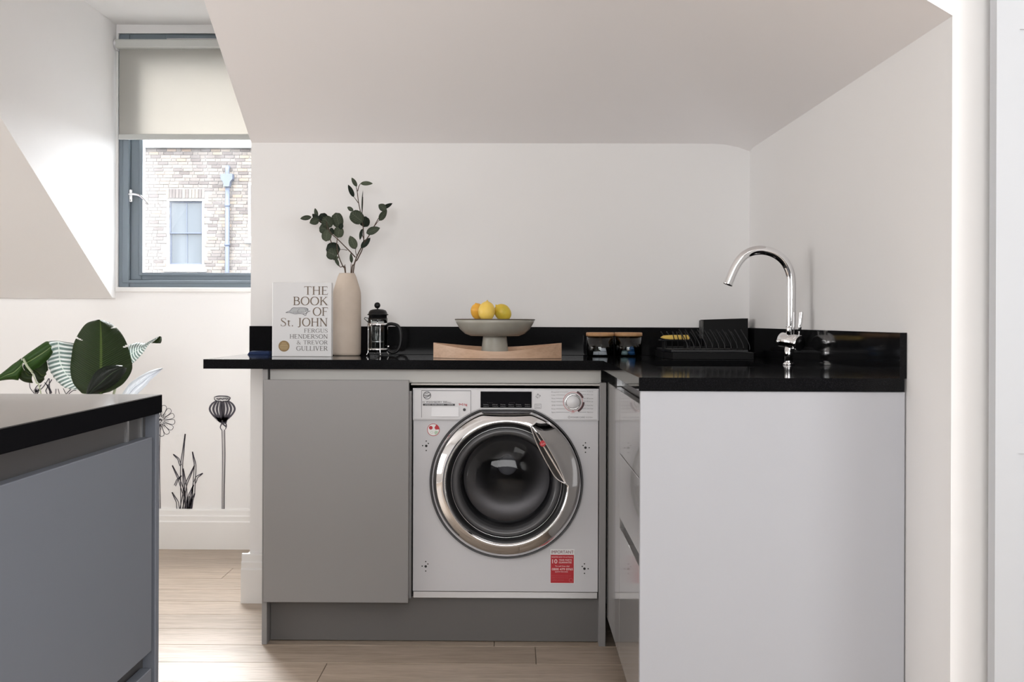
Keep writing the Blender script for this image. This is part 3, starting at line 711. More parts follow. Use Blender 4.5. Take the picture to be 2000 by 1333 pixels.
for pts, w in (([(285, 680), (290, 730), (320, 772), (345, 800)], 7), ([(350, 800), (340, 740), (370, 700)], 8), ([(345, 770), (400, 740), (440, 690), (470, 640)], 9), ([(360, 790), (380, 730), (398, 700)], 9),
               ([(430, 680), (470, 720), (500, 780)], 9), ([(500, 650), (470, 700), (440, 760)], 9), ([(450, 700), (480, 760), (495, 800)], 12), ([(440, 760), (460, 800)], 8), ([(540, 740), (535, 800)], 6),
               ([(560, 740), (575, 800)], 6), ([(610, 735), (630, 780), (650, 800)], 6), ([(640, 790), (690, 740), (730, 735)], 8), ([(650, 800), (700, 760), (735, 755)], 7), ([(475, 640), (480, 800), (500, 1200)], 8), ([(350, 790), (380, 1000), (400, 1400)], 8)):
    st5(pts, w)
for i in range(10): st5([(350, 760), (350 + 28 * math.cos(i * .63), 760 + 28 * math.sin(i * .63))], 6)
tag(obj('wall_drawing', bm, M['decal']), 'tangle of drawn stems and flower heads on the wall behind the potted plant', 'wall sticker')

# ------------------------------------------------------------------ worktop, upstands, sink
YF = 3.885                                   # front edge of the left run
xL = P(397, 712, YF).x; xI = G(1250, 738.8, WT).x; YR = G(1500, 738.8, WT).y
xR = XW(YR) - .001
YSINK0, YSINK1, XS0, XS1 = 3.44, 3.95, G(1262, 709, WT).x, .735
wt = thing('worktop', 'L-shaped polished black worktop with black upstand along the walls', 'worktop', (0, 4.2, WT - .03))
xs = [xL, xI, XS0, XS1, XW(3.2)]; ys = [YR, YSINK0, YF, YSINK1, Y_BACK - .001]
def inc(i, j):
    if i == 0 and j < 2: return False
    if i == 2 and j in (1, 2): return False
    return True
sl_ = obj('slab', cells(xs, ys, inc, WT - .03, WT, 'z'), M['granite'], wt)
bt = WT + .1025
obj('upstand', box(P(487, 660, Y_BACK - .018).x, XW(Y_BACK) - .022, Y_BACK - .019, Y_BACK - .001, WT, bt, .001), M['granite'], wt)
obj('upstand', prism([(XW(YR) - .001, YR), (XW(YR) - .016, YR), (XW(Y_BACK) - .016, Y_BACK - .020), (XW(Y_BACK) - .001, Y_BACK - .020)], 'z', WT, bt), M['granite'], wt)
sk = thing('kitchen_sink', 'black undermount sink set into the right worktop', 'sink', ((XS0 + XS1) / 2, (YSINK0 + YSINK1) / 2, WT - .20))
obj('bowl', cells([XS0 - .012, XS0, XS1, XS1 + .012], [YSINK0 - .012, YSINK0, YSINK1, YSINK1 + .012], lambda i, j: not (i == 1 and j == 1), WT - .20, WT - .031, 'z'), M['black_matte'], sk)
obj('bowl_floor', box(XS0, XS1, YSINK0, YSINK1, WT - .20, WT - .19), M['black_matte'], sk)
obj('drain', lathe([(0, .004), (.03, .004), (.042, .002), (.045, 0)], ((XS0 + XS1) / 2, (YSINK0 + YSINK1) / 2, WT - .19), 32), M['chrome'], sk, True)

# ------------------------------------------------------------------ left run: base cabinet, plinth, rail, end panel
YC = 3.909
sC = scale_at(YC)
pL0, pL1 = P(512, 1000, YC).x, P(522, 1000, YC).x
dX0, dX1 = P(517.5, 950, YC - .002).x, P(799, 950, YC - .002).x
zt, zb = P(650, 742, YC).z, P(650, 1175, YC).z
cab = thing('base_cabinet', 'grey base cabinet with plain door left of the washing machine', 'cabinet', ((dX0 + dX1) / 2, 4.15, 0))
obj('side_panel', box(pL0, pL1, YC, 4.44, 0, WT - .031, .001), M['cab'], cab)
obj('door', box(dX0, dX1, YC - .020, YC - .002, zb, zt, .0015, 2), M['cab'], cab)
cx1 = P(803, 950, YC).x
obj('carcass', add_box(cells([pL1, pL1 + .018, cx1 - .012, cx1], [zb + .01, zb + .028, WT - .12, WT - .10], lambda i, j: not (i == 1 and j == 1), YC + .002, 4.44, 'y'), pL1, cx1, 4.43, 4.445, zb + .01, WT - .10), M['cab'], cab)
for xx in (pL1 + .06, cx1 - .06):
    for yy in (YC + .12, 4.38): obj('leg', lathe([(0, 0), (.022, 0), (.022, .012), (.014, .02), (.014, zb + .01), (0, zb + .01)], (xx, yy, 0), 16), M['black_plastic'], cab, True)
# rail under the worktop
rZ0, rZ1 = P(1000, 749, YC + .02).z, WT - .031
xr1 = P(1175, 735, YC).x
obj_r = thing('worktop_rail', 'pale grey rail under the worktop above the washing machine', 'rail', (0, YC + .03, rZ0))
obj('rail', box(P(527, 735, YC + .02).x, xr1, YC + .022, YC + .040, rZ0, rZ1, .001), M['rail'], obj_r)
obj('rail_lip', box(cx1 - .002, xr1, YC + .004, YC + .040, rZ0 - .0065, rZ0 - .001, .001), M['rail'], obj_r)
tag(obj('shadow_gap_block', box(pL1 + .001, P(526, 735, YC + .02).x, YC + .012, YC + .040, zt, rZ1), M['cab_in']), 'dark block standing in for the shadow gap at the left end of the worktop rail', 'rail')  # dark colour put in place of the shade in this gap
# plinth
tag(obj('plinth', box(P(528, 1200, YC + .05).x, P(1168.5, 1200, YC + .05).x, YC + .050, YC + .066, P(900, 1254.5, YC + .05).z * 0 + .002, P(900, 1166, YC + .05).z, .001), M['plinth']), 'long grey kick board under the cabinet and washing machine', 'plinth')
# slim end panel right of the washing machine
e0, e1 = P(1170.5, 1000, YC).x, P(1183.5, 1000, YC).x
tag(obj('end_panel', box(e0, e1, YC, 4.44, 0, P(1176, 748, YC).z, .001), M['cab']), 'slim grey upright panel between washing machine and corner unit', 'panel')

# ------------------------------------------------------------------ right run: corner unit, drawer unit, end panel
XF = e1 + .004                                # plane of the fronts
def yface(px): d = ray(px, 900); return (XF / d.x) * d.y      # depth where that plane is seen at px
def zface(px, py): d = ray(px, py); return CAM_Z + d.z * (XF / d.x)
yJ = yface(1210.5); yN = YR + .024
zT = zface(1215, 766); zD1 = zface(1211, 887); zG0, zG1 = zface(1210.5, 1031), zface(1210.5, 1012)
zBt = .095
cu = thing('corner_unit', 'grey gloss blank corner cabinet front beside the washing machine', 'cabinet', (XF + .2, (yJ + YC) / 2, 0))
obj('front', box(XF, XF + .018, yJ + .0015, YC - .002, zBt, zT, .001), M['cab_gloss'], cu)
obj('carcass', box(XF + .020, XF + .45, yJ + .001, YC - .004, zBt, WT - .21), M['cab_in'], cu)
du = thing('drawer_unit', 'grey gloss drawer cabinet with handleless channel near the sink', 'cabinet', (XF + .2, (yJ + yN) / 2, 0))
obj('drawer', box(XF, XF + .018, yN + .001, yJ - .0015, zD1 + .0015, zT, .001), M['cab_gloss'], du)
obj('drawer', box(XF, XF + .018, yN + .001, yJ - .0015, zG1, zD1 - .0015, .001), M['cab_gloss'], du)
obj('door', box(XF, XF + .018, yN + .001, yJ - .0015, zBt, zG0, .001), M['cab_gloss'], du)
obj('handle_channel', box(XF + .016, XF + .030, yN + .001, yJ - .002, zG0 - .015, zG1 + .015), M['cab_in'], du)
obj('carcass', box(XF + .0305, XF + .50, yN + .001, yJ - .001, zBt, min(zT, WT - .21)), M['cab_in'], du)
ch = tag(obj('handle_channel', box(XF + .022, XF + .030, yN + .001, YC - .003, zT - .03, WT - .0315), M['cab_in']), 'dark recessed handle channel under the right worktop', 'channel')
tag(obj('channel_strip', box(XF + .008, XF + .022, yJ + .20, yJ + .206, zT + .002, WT - .033), M['steel']), 'small steel upright in the right handle channel', 'strip')  # narrow steel strip standing in the dark channel
tag(obj('plinth', box(XF + .07, XF + .086, yN + .01, YC + .04, .002, zBt - .002, .001), M['cab_in']), 'dark recessed kick board under the right cabinets', 'plinth')
zp = P(1400, 766, YR).z
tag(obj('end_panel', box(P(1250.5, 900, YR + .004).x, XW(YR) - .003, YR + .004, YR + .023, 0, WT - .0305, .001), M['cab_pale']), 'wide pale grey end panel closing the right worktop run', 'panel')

# ------------------------------------------------------------------ washing machine
YW = 3.935
def W(px, py, dy=0.0): return P(px, py, YW - dy)
sW = scale_at(YW)
wm = thing('washing_machine', 'white built-in washer dryer with chrome porthole under the worktop', 'washing machine', (W(988, 1150).x, YW + .25, W(988, 1158).z))
wx0_, wx1_ = W(807, 950).x, W(1168, 950).x
wzb, wzt, wzs = W(988, 1156).z, W(988, 759).z, W(988, 821).z
cxp, czp = W(989, 941).x, W(989, 941).z
RO, RI = 147 / sW, 119 / sW
# front plate with its round opening
bm = bmesh.new(); n = 96; rh = RO * .90
ring = [bm.verts.new((cxp + rh * math.cos(2 * math.pi * i / n), YW, czp + rh * math.sin(2 * math.pi * i / n))) for i in range(n)]
zc1 = wzs
def edge_pt(t):
    dx, dz = math.cos(t), math.sin(t); k = 1e9
    if dx > 1e-9: k = min(k, (wx1_ - cxp) / dx)
    if dx < -1e-9: k = min(k, (wx0_ - cxp) / dx)
    if dz > 1e-9: k = min(k, (wzt - .002 - czp) / dz)
    if dz < -1e-9: k = min(k, (wzb - czp) / dz)
    return (cxp + dx * k, YW, czp + dz * k)
angs = [2 * math.pi * i / n for i in range(n)]
corners = [math.atan2(z - czp, x - cxp) % (2 * math.pi) for x in (wx0_, wx1_) for z in (wzb, wzt - .002)]
for cnr in corners:
    i = min(range(n), key=lambda k: abs(((angs[k] - cnr + math.pi) % (2 * math.pi)) - math.pi)); angs[i] = cnr
outer = [bm.verts.new(edge_pt(t)) for t in angs]
for i in range(n): bm.faces.new((ring[i], ring[(i + 1) % n], outer[(i + 1) % n], outer[i]))
ring2 = [bm.verts.new(v.co + Vector((0, .06, 0))) for v in ring]; out2 = [bm.verts.new(v.co + Vector((0, .012, 0))) for v in outer]
for i in range(n):
    j = (i + 1) % n
    bm.faces.new((ring[j], ring[i], ring2[i], ring2[j])); bm.faces.new((outer[i], outer[j], out2[j], out2[i]))
bmesh.ops.recalc_face_normals(bm, faces=bm.faces[:])
fp = obj('front_panel', bm, M['white_enamel'], wm)
obj('casing', cells([wx0_ + .004, wx0_ + .012, wx1_ - .012, wx1_ - .004], [wzb - .002, wzb + .01, wzt - .012, wzt - .003], lambda i, j: not (i == 1 and j == 1), YW + .012, YW + .50, 'y'), M['steel'], wm)
obj('foot_rail', box(wx0_, wx1_, YW + .004, YW + .03, wzb - .024, wzb - .001, .002), M['steel'], wm)
for xx in (wx0_ + .05, wx1_ - .05): obj('foot', lathe([(0, -wzb + .002), (.022, -wzb + .002), (.022, -wzb + .015), (.010, -wzb + .02), (.010, -.03), (0, -.03)], (xx, YW + .18, wzb), 16), M['black_plastic'], wm, True)
# facia across the top, cut around the porthole
fz = W(988, 821).z
RC = RO + 3 / sW
zflat = W(988, 800.5).z
pts = [(wx0_ - .001, wzt), (wx0_ - .001, fz)]
th0 = math.asin((fz - czp) / RC); thf = math.asin((zflat - czp) / RC)
for i in range(9):
    t = math.pi - (th0 + (thf - th0) * i / 8); pts.append((cxp + RC * math.cos(t), czp + RC * math.sin(t)))
for i in range(9):
    t = thf + (th0 - thf) * i / 8; pts.append((cxp + RC * math.cos(t), czp + RC * math.sin(t)))
pts += [(wx1_ + .001, fz), (wx1_ + .001, wzt)]
bm = prism(pts, 'y', YW - .012, YW - .0005)
es = [e for e in bm.edges if abs(e.verts[0].co.y - (YW - .012)) < 1e-6 and abs(e.verts[1].co.y - (YW - .012)) < 1e-6]
bmesh.ops.bevel(bm, geom=es, offset=.0035, segments=3, affect='EDGES')
fac = obj('control_panel', bm, M['white_plastic'], wm)
YP = YW - .0125                    # printed face of the facia
def F(px, py): p = P(px, py, YP); return p.x, p.z
def fbox(bm, x0, y0, x1, y1, t0=0.0, t1=.001, bev=0):
    a, b = F(x0, y1), F(x1, y0); return add_box(bm, a[0], b[0], YP - t1, YP - t0, a[1], b[1], bev)
# detergent drawer front
bm = bmesh.new()
for x0, y0, x1, y1 in ((823, 763.6, 824, 816), (919, 763.6, 920, 812), (823, 763.2, 920, 764)): fbox(bm, x0, y0, x1, y1, -.0005, .0003)
obj('drawer_seam', bm, M['panel_line'], fac)
bm = bmesh.new(); a, b = F(843, 814), F(895.5, 796)
add_prism(bm, [(YP - .0005, b[1]), (YP + .008, b[1]), (YP - .0005, a[1])], 'x', a[0], b[0])
dg = bmesh.new(); fbox(dg, 843.5, 796, 895, 797.2, -.0003, .0004); obj('grip_edge', dg, M['panel_line'], fac)
bm.free(); bm = bmesh.new()
v = [bm.verts.new(p) for p in ((a[0], YP - .0006, b[1]), (b[0], YP - .0006, b[1]), (b[0] + .001, YP - .0042, a[1]), (a[0] - .001, YP - .0042, a[1]), (a[0], YP, a[1]), (b[0], YP, a[1]))]
bm.faces.new(v[:4]); bm.faces.new((v[3], v[2], v[5], v[4])); bm.faces.new((v[0], v[3], v[4])); bm.faces.new((v[1], v[5], v[2]))
bmesh.ops.recalc_face_normals(bm, faces=bm.faces[:]); obj('drawer_grip', bm, M['white_plastic'], fac)
# emblem: ring with slanted script
bm = bmesh.new(); c = F(834.3, 772.8); r = 7.6 / sW
disc_poly(bm, c[0], c[1], r, YP - .0004, 32, r - 1.1 / sW); text_mesh(bm, 'Hoover', c[0], c[1] - 1.9 / sW, YP - .0004, 4.4 / sW, 12.4 / sW, 'CENTER', .012)
ribbon(bm, [(c[0] - r * .7, c[1] - r * .48), (c[0], c[1] - r * .42), (c[0] + r * .75, c[1] + r * .28)], 1.0 / sW, YP - .0004)
ribbon(bm, [(c[0] - r * .6, c[1] + r * .6), (c[0] - r * .1, c[1] + r * .55), (c[0] + r * .4, c[1] + r * .7)], .9 / sW, YP - .0004)
x, z = F(832, 787.5); text_mesh(bm, 'WASH&DRY 300', x, z, YP - .0004, 3.8 / sW, 41 / sW)
x, z = F(874, 787.8); text_mesh(bm, 'PRO', x, z, YP - .0004, 2.2 / sW, 7 / sW)
x, z = F(825.5, 787.5); text_mesh(bm, 'H', x, z, YP - .0004, 3.6 / sW, 3.2 / sW)
fbox(bm, 826, 789.3, 888.5, 792.7, 0, .0006)
disc_poly(bm, *F(907, 800.8), 2.9 / sW, YP - .0004, 18)
x, z = F(1111, 815); 
obj('printing', bm, M['print_dark'], fac)
bm = bmesh.new()
for t, x0 in (('STEAM', 830), ('WIFI', 843), ('ECO POWER', 856), ('INVERTER', 874)):
    x, z = F(x0, 791.8); text_mesh(bm, t, x, z, YP - .0009, 1.5 / sW, 11 / sW)
obj('band_lettering', bm, M['print_white'], fac)
bm = bmesh.new(); x, z = F(896, 792.5); text_mesh(bm, '9+5 kg', x, z, YP - .0004, 4.2 / sW, 16.5 / sW, bold=.015); obj('red_lettering', bm, M['print_red'], fac)
# display
dsp = obj('display', fbox(bmesh.new(), 938.5, 765.4, 1038.5, 796.8, 0, .0018, .0006), M['screen'], fac)
bm = bmesh.new()
for x0, t in ((944, 'Options'), (962, 'Dry'), (977, 'Temp'), (993, 'Spin'), (1008, 'Delay'), (1025, 'Start')):
    x, z = P(x0, 791.4, YP - .002).x, P(x0, 791.4, YP - .002).z; text_mesh(bm, t, x, z, YP - .0023, 1.6 / sW, 10 / sW)
    x, z = P(x0, 794.9, YP - .002).x, P(x0, 794.9, YP - .002).z; text_mesh(bm, 'select', x, z, YP - .0023, 1.5 / sW, 11 / sW)
for x0 in (952, 995): x, z = P(x0, 787.4, YP - .002).x, P(x0, 787.4, YP - .002).z; text_mesh(bm, '- - -', x, z, YP - .0023, 1.6 / sW, 10 / sW)
obj('lettering', bm, M['print_grey'], dsp)
# symbols beside the display
bm = bmesh.new()
for dx, dy, r_ in ((0, -3.2, 1.3), (4.3, -.6, 1.1), (-3.5, .5, .7), (-1, 3, .7)):
    c = F(1050.5 + dx, 774 + dy); disc_poly(bm, c[0], c[1], r_ / sW, YP - .0004, 12)
for a0 in range(0, 360, 45):
    c = F(1050.5, 774.5); t = R(a0); ribbon(bm, [(c[0] + 1.6 / sW * math.cos(t), c[1] + 1.6 / sW * math.sin(t)), (c[0] + 5 / sW * math.cos(t), c[1] + 5 / sW * math.sin(t))], .5 / sW, YP - .0004)
for (x0, y0, x1, y1) in ((1044.5, 789.5, 1056.8, 790.1), (1044.5, 797.9, 1056.8, 798.5), (1044.3, 789.5, 1044.9, 798.5), (1056.5, 789.5, 1057.1, 798.5)): fbox(bm, x0, y0, x1, y1, 0, .0005)
for t, yy in (('Start', 793.4), ('Pause', 797)): x, z = F(1050.7, yy); text_mesh(bm, t, x, z, YP - .0004, 1.9 / sW, 8 / sW, 'CENTER')
# programme list left and right of the dial
for i, (t, yy) in enumerate((('Rapid', 766), ('Cotton', 772), ('Wool', 778.5), ('Mixed', 785), ('20', 792), ('Rinse', 799), ('Spin', 805.5))):
    x, z = F(1077, yy + 1.2); text_mesh(bm, t, x, z, YP - .0004, 2.2 / sW, (14 if i == 0 else 7.5) / sW)
    x1 = (1110, 1104, 1101, 1101, 1101, 1104, 1112)[i]; fbox(bm, 1086 + (6 if i == 0 else 0), yy - .25, x1, yy + .25, 0, .0004)
for i, (t, yy) in enumerate((('Care', 765), ('All in one', 771), ('Eco', 778.5), ('Dry', 784.5), ('Iron dry', 792), ('Low heat', 798.5), ('Wash & dry', 805.5))):
    x, z = F(1158.5, yy + 1.2); text_mesh(bm, t, x, z, YP - .0004, 2.2 / sW, 12 / sW, 'RIGHT')
    x0 = (1128, 1134, 1138, 1140, 1139, 1136, 1130)[i]; fbox(bm, x0, yy - .25, 1145, yy + .25, 0, .0004)
x, z = F(1115, 816.8); text_mesh(bm, 'POWER CARE', x, z, YP - .0004, 2.6 / sW, 27 / sW, bold=.01)
x, z = F(1144, 816.8); text_mesh(bm, 'SYSTEM', x, z, YP - .0004, 2.2 / sW, 13 / sW)
c = F(1111.5, 815.3); disc_poly(bm, c[0], c[1], 2.2 / sW, YP - .0004, 16, 1.5 / sW)
obj('symbols', bm, M['print_grey'], fac)
c = F(1119, 785.3)
bm = bmesh.new(); disc_poly(bm, c[0], c[1], 19.4 / sW, YP - .0003, 48, 18.2 / sW); x, z = F(1119, 807.6); text_mesh(bm, 'OFF', x, z, YP - .0004, 2.4 / sW, 7 / sW, 'CENTER'); disc_poly(bm, *F(1119, 803.8), 2.0 / sW, YP - .0005, 12)
obj('dial_ring', bm, M['print_pink'], fac)
bm = bmesh.new(); disc_poly(bm, c[0], c[1], 22.6 / sW, YP - .0005, 20, 18.8 / sW, 22, 68); disc_poly(bm, c[0], c[1], 22.6 / sW, YP - .0005, 20, 18.8 / sW, -62, -2)
obj('dial_arc', bm, mat('dark_maroon_print', (.055, .018, .022), .5), fac)
obj('dial_bezel', lathe([(16 / sW, 0), (15.6 / sW, .006), (13.5 / sW, .008), (13 / sW, .006)], (c[0], YP, c[1]), 48, 'y'), M['chrome'], fac, True)
obj('programme_dial', lathe([(13.2 / sW, 0), (12.8 / sW, .016), (12 / sW, .019), (0, .020)], (c[0], YP, c[1]), 48, 'y'), M['white_plastic'], fac, True)
# fixing holes of the furniture door
bm = bmesh.new()
for hx, hy in ((832.5, 871.5), (1143.5, 875), (831.5, 1107), (1141.5, 1111.5)):
    for dx, dy, rr in ((0, 0, 2.5), (0, -9.5, 1.3), (4.2, -4.8, 1.3) if hx < 900 else (-4.4, -4.5, 1.3), (-7, -.6, 1.3) if hx < 900 else (7.2, 0, 1.3), (0, 9, 1.3)):
        p = W(hx + dx, hy + dy); disc_poly(bm, p.x, p.z, rr / sW, YW - .0006, 16)
obj('fixing_holes', bm, M['dark'], fp)
# round sticker
bm = bmesh.new(); s0 = W(846.5, 840); disc_poly(bm, s0.x, s0.z, 12.2 / sW, YW - .0008, 40); st = obj('round_sticker', bm, M['print_white'], fp); 
bm = bmesh.new(); disc_poly(bm, s0.x, s0.z, 12.2 / sW, YW - .0012, 40, 11.2 / sW); disc_poly(bm, s0.x - 5 / sW, s0.z + 4 / sW, 3.6 / sW, YW - .0012, 24)
disc_poly(bm, s0.x, s0.z, 11.2 / sW, YW - .0012, 14, 4.0 / sW, 5, 62); obj('sticker_red', bm, M['print_red'], st)
bm = bmesh.new(); disc_poly(bm, s0.x, s0.z, 10.5 / sW, YW - .0011, 18, 4.5 / sW, -70, -20); disc_poly(bm, s0.x - 3 / sW, s0.z - 5 / sW, 2.6 / sW, YW - .0011, 16, 2 / sW); obj('sticker_green', bm, M['print_green'], st)
# red guarantee label
def Wl(px, py): p = W(px, py, .0012); return p.x, p.z
bm = bmesh.new(); a, b = Wl(1074.6, 1140.4), Wl(1122.3, 1073.8); quad(bm, a[0], b[0], a[1], b[1], YW - .0006); lab = obj('guarantee_label', bm, M['print_white'], fp)
lab['label'] = 'red and white guarantee label on the lower front'
bm = bmesh.new(); a, b = Wl(1075.3, 1139.4), Wl(1120.8, 1084.5); quad(bm, a[0], b[0], a[1], b[1], YW - .0010); obj('label_field', bm, M['print_red'], lab)
bm = bmesh.new(); x, z = Wl(1098.5, 1082); text_mesh(bm, 'IMPORTANT', x, z, YW - .0012, 6.2 / sW, 43 / sW, 'CENTER'); obj('label_heading', bm, mat('dark_red_print', (.16, .02, .03), .5), lab)
bm = bmesh.new()
for t, cx_, yy, h, w in (('REGISTER NOW TO ACTIVATE', 1098, 1090, 2.3, 41), ('10', 1083.5, 1101, 8, 10), ('YEAR PARTS', 1104, 1096.2, 3.2, 25), ('GUARANTEE', 1104, 1101, 3.4, 25), ('To call free dial', 1098, 1107.6, 2.2, 28), ('0800 479 0765', 1098.3, 1114.6, 4.2, 41), ('QUOTE THIS CODE', 1096.5, 1118.6, 2.0, 25)):
    x, z = Wl(cx_, yy); text_mesh(bm, t, x, z, YW - .0014, h / sW, w / sW, 'CENTER', .012)
obj('label_lettering', bm, mat('pale_pink_print', (.85, .62, .62), .5), lab)
bm = bmesh.new()
for t, cx_, yy, w in (('Terms and conditions apply see', 1096, 1126, 38), ('leaflet for full details of the', 1094, 1130, 32), ('offer period', 1090, 1134.5, 22)):
    x, z = Wl(cx_, yy); text_mesh(bm, t, x, z, YW - .0014, 1.6 / sW, w / sW, 'CENTER')
x, z = Wl(1115, 1134); disc_poly(bm, x, z, 4 / sW, YW - .0013, 20, 3.2 / sW); obj('label_small_print', bm, mat('faded_red_print', (.55, .12, .13), .5), lab)

# porthole door -------------------------------------------------
dr = obj('porthole_door', bmesh.new(), None, wm) if False else None
NT = 192
c_h1, c_h2 = W(1038, 833), W(1105, 946)                # chord of the handle side
hn = Vector((c_h2.z - c_h1.z, -(c_h2.x - c_h1.x))); hn.normalize()
if hn.x < 0: hn = -hn
chd = (Vector((c_h1.x, c_h1.z)) - Vector((cxp, czp))).dot(hn)
t1 = math.atan2(W(1040, 826).z - czp, W(1040, 826).x - cxp); t2 = math.atan2(W(1107, 940).z - czp, W(1107, 940).x - cxp)
def r_out(t):
    r = RO; s = math.sin(t)
    zf = zflat - 2 / sW - czp
    if s > 1e-6 and r * s > zf: r = zf / s
    return r
def r_in(t):
    d = Vector((math.cos(t), math.sin(t))); r = RI
    if t2 - .02 <= t <= t1 + .02:
        k = d.dot(hn)
        if k > 1e-6: r = min(r, chd / k)
    return r
bm = bmesh.new()
prof = [(0.0, .004), (.03, .012), (.10, .020), (.30, .031), (.55, .040), (.80, .0465), (.95, .049), (1.0, .0485), (1.03, .030), (1.03, .004)]
rings = []
for f, hh in prof:
    rr = []
    for i in range(NT):
        t = -math.pi + 2 * math.pi * i / NT
        a, b = r_out(t), r_in(t); r = a + (b - a) * f if f <= 1 else b - (f - 1) * RO
        rr.append(bm.verts.new((cxp + r * math.cos(t), YW - hh, czp + r * math.sin(t))))
    rings.append(rr)
for a, b in zip(rings, rings[1:]):
    for i in range(NT): bm.faces.new((a[i], a[(i + 1) % NT], b[(i + 1) % NT], b[i]))
bmesh.ops.recalc_face_normals(bm, faces=bm.faces[:])
door_r = obj('porthole_ring', bm, M['chrome'], wm, True)
# dark gasket line round the chrome
bm = bmesh.new(); ra, rb = [], []
for i in range(NT):
    t = -math.pi + 2 * math.pi * i / NT; r = r_out(t)
    ra.append(bm.verts.new((cxp + (r + 2.6 / sW) * math.cos(t), YW - .0130, czp + (r + 2.6 / sW) * math.sin(t)))); rb.append(bm.verts.new((cxp + (r - .5 / sW) * math.cos(t), YW - .0125, czp + (r - .5 / sW) * math.sin(t))))
rc = [bm.verts.new(v.co + Vector((0, .012, 0))) for v in ra]
for i in range(NT):
    j = (i + 1) % NT; bm.faces.new((ra[i], ra[j], rb[j], rb[i])); bm.faces.new((rc[i], rc[j], ra[j], ra[i]))
obj('door_gasket', bm, M['rubber'], wm)
# inner black bezel, silver bead, glass bowl, drum
def yring(prof, name, m, par, smooth=True): return obj(name, lathe(prof, (cxp, YW, czp), 96, 'y'), m, par, smooth)
yring([(RI + .012, .012), (RI - .002, .036), (RI - .006, .037), (RI - .014, .030), (RI - .020, .018), (RI - .024, .006), (RI - .030, .004)], 'inner_bezel', M['black_plastic'], wm)
yring([(RI - .0185, .024), (RI - .0195, .0265), (RI - .0205, .024)], 'silver_bead', M['steel'], wm)
yring([(RI - .021, .020), (RI - .026, .028), (RI - .034, .031), (RI - .040, .026), (RI - .044, .010), (RI - .052, -.02)], 'grey_trim_ring', mat('smoked_grey_plastic', (.085, .085, .09), .22), wm)
yring([(0, .034), (.05, .032), (.09, .026), (.125, .012), (RI - .046, -.004)], 'door_glass', M['door_glass'], wm)
yring([(RI - .030, .0), (RI - .045, -.05), (RI - .055, -.08), (RI - .05, -.11)], 'rubber_bellows', M['rubber'], wm)
drm = yring([(RI - .05, -.11), (.225, -.13), (.235, -.20), (.235, -.40), (.21, -.43), (.07, -.45), (.06, -.44), (0, -.44)], 'drum', mat('dark_drum_steel', (.20, .19, .185), .35, .9), wm)
for k in range(3):
    t = R(70 + 120 * k); q = [(cxp + .225 * math.cos(t), YW + y, czp + .225 * math.sin(t)) for y in (.16, .28, .40)]
    obj('drum_paddle', tube(q, [.02, .034, .02], 10), M['white_plastic'], drm, True)
yring([(.035, -.438), (.030, -.425), (0, -.42)], 'drum_hub', M['white_plastic'], drm)
# handle: pressed pocket, chrome lip and red badge
p1, p2 = W(1046, 862), W(1106, 944)
bm = bmesh.new()
hz_pts = [(1037, 836), (1047, 858), (1057, 880), (1072, 908), (1088, 934), (1104, 943.5), (1101, 934), (1089, 907), (1075, 882), (1063, 862), (1052, 846)]
v = [bm.verts.new(P(x, y, YW - .0485)) for x, y in hz_pts]; v2 = [bm.verts.new(P(x, y, YW - .030)) for x, y in hz_pts]
bm.faces.new(v); nn = len(v)
for i in range(nn): bm.faces.new((v[i], v[(i + 1) % nn], v2[(i + 1) % nn], v2[i]))
bmesh.ops.recalc_face_normals(bm, faces=bm.faces[:]); es = [e for e in bm.edges if all(abs(q.co.y - (YW - .0485)) < 1e-5 for q in e.verts)]
bmesh.ops.bevel(bm, geom=es, offset=.0015, segments=2, affect='EDGES')
hd = obj('door_handle', bm, mat('black_handle_gloss', (.02, .018, .018), .12), wm)
hl = [P(x, y, YW - .050) for x, y in ((1036, 832), (1045, 858), (1054, 878), (1070, 908), (1086, 934), (1105, 946))]
obj('handle_lip', tube(catmull(hl, 6), .0021, 8), M['chrome'], hd, True)
hl = [P(x, y, YW - .0495) for x, y in ((1052, 846), (1063, 862), (1075, 882), (1089, 907), (1102, 936), (1106, 946))]
obj('handle_lip', tube(catmull(hl, 6), .0013, 8), M['chrome'], hd, True)
bp_ = P(1060, 867, YW - .05); bm = bmesh.new()
add_lathe(bm, [(6 / sW, 0), (6 / sW, .0015), (5.4 / sW, .0022), (0, .0022)], (bp_.x, YW - .0485, bp_.z), 28, 'y'); bd = obj('handle_badge', bm, M['print_red'], hd)
bm = bmesh.new(); text_mesh(bm, 'H', bp_.x, bp_.z - 1.5 / sW, YW - .0512, 3.2 / sW, 5 / sW, 'CENTER')
ribbon(bm, [(bp_.x - 4.3 / sW, bp_.z - 2.4 / sW), (bp_.x, bp_.z - 2.2 / sW), (bp_.x + 4.5 / sW, bp_.z + 1.2 / sW)], .8 / sW, YW - .0512)
obj('emblem_script', bm, M['print_pink'], hd)
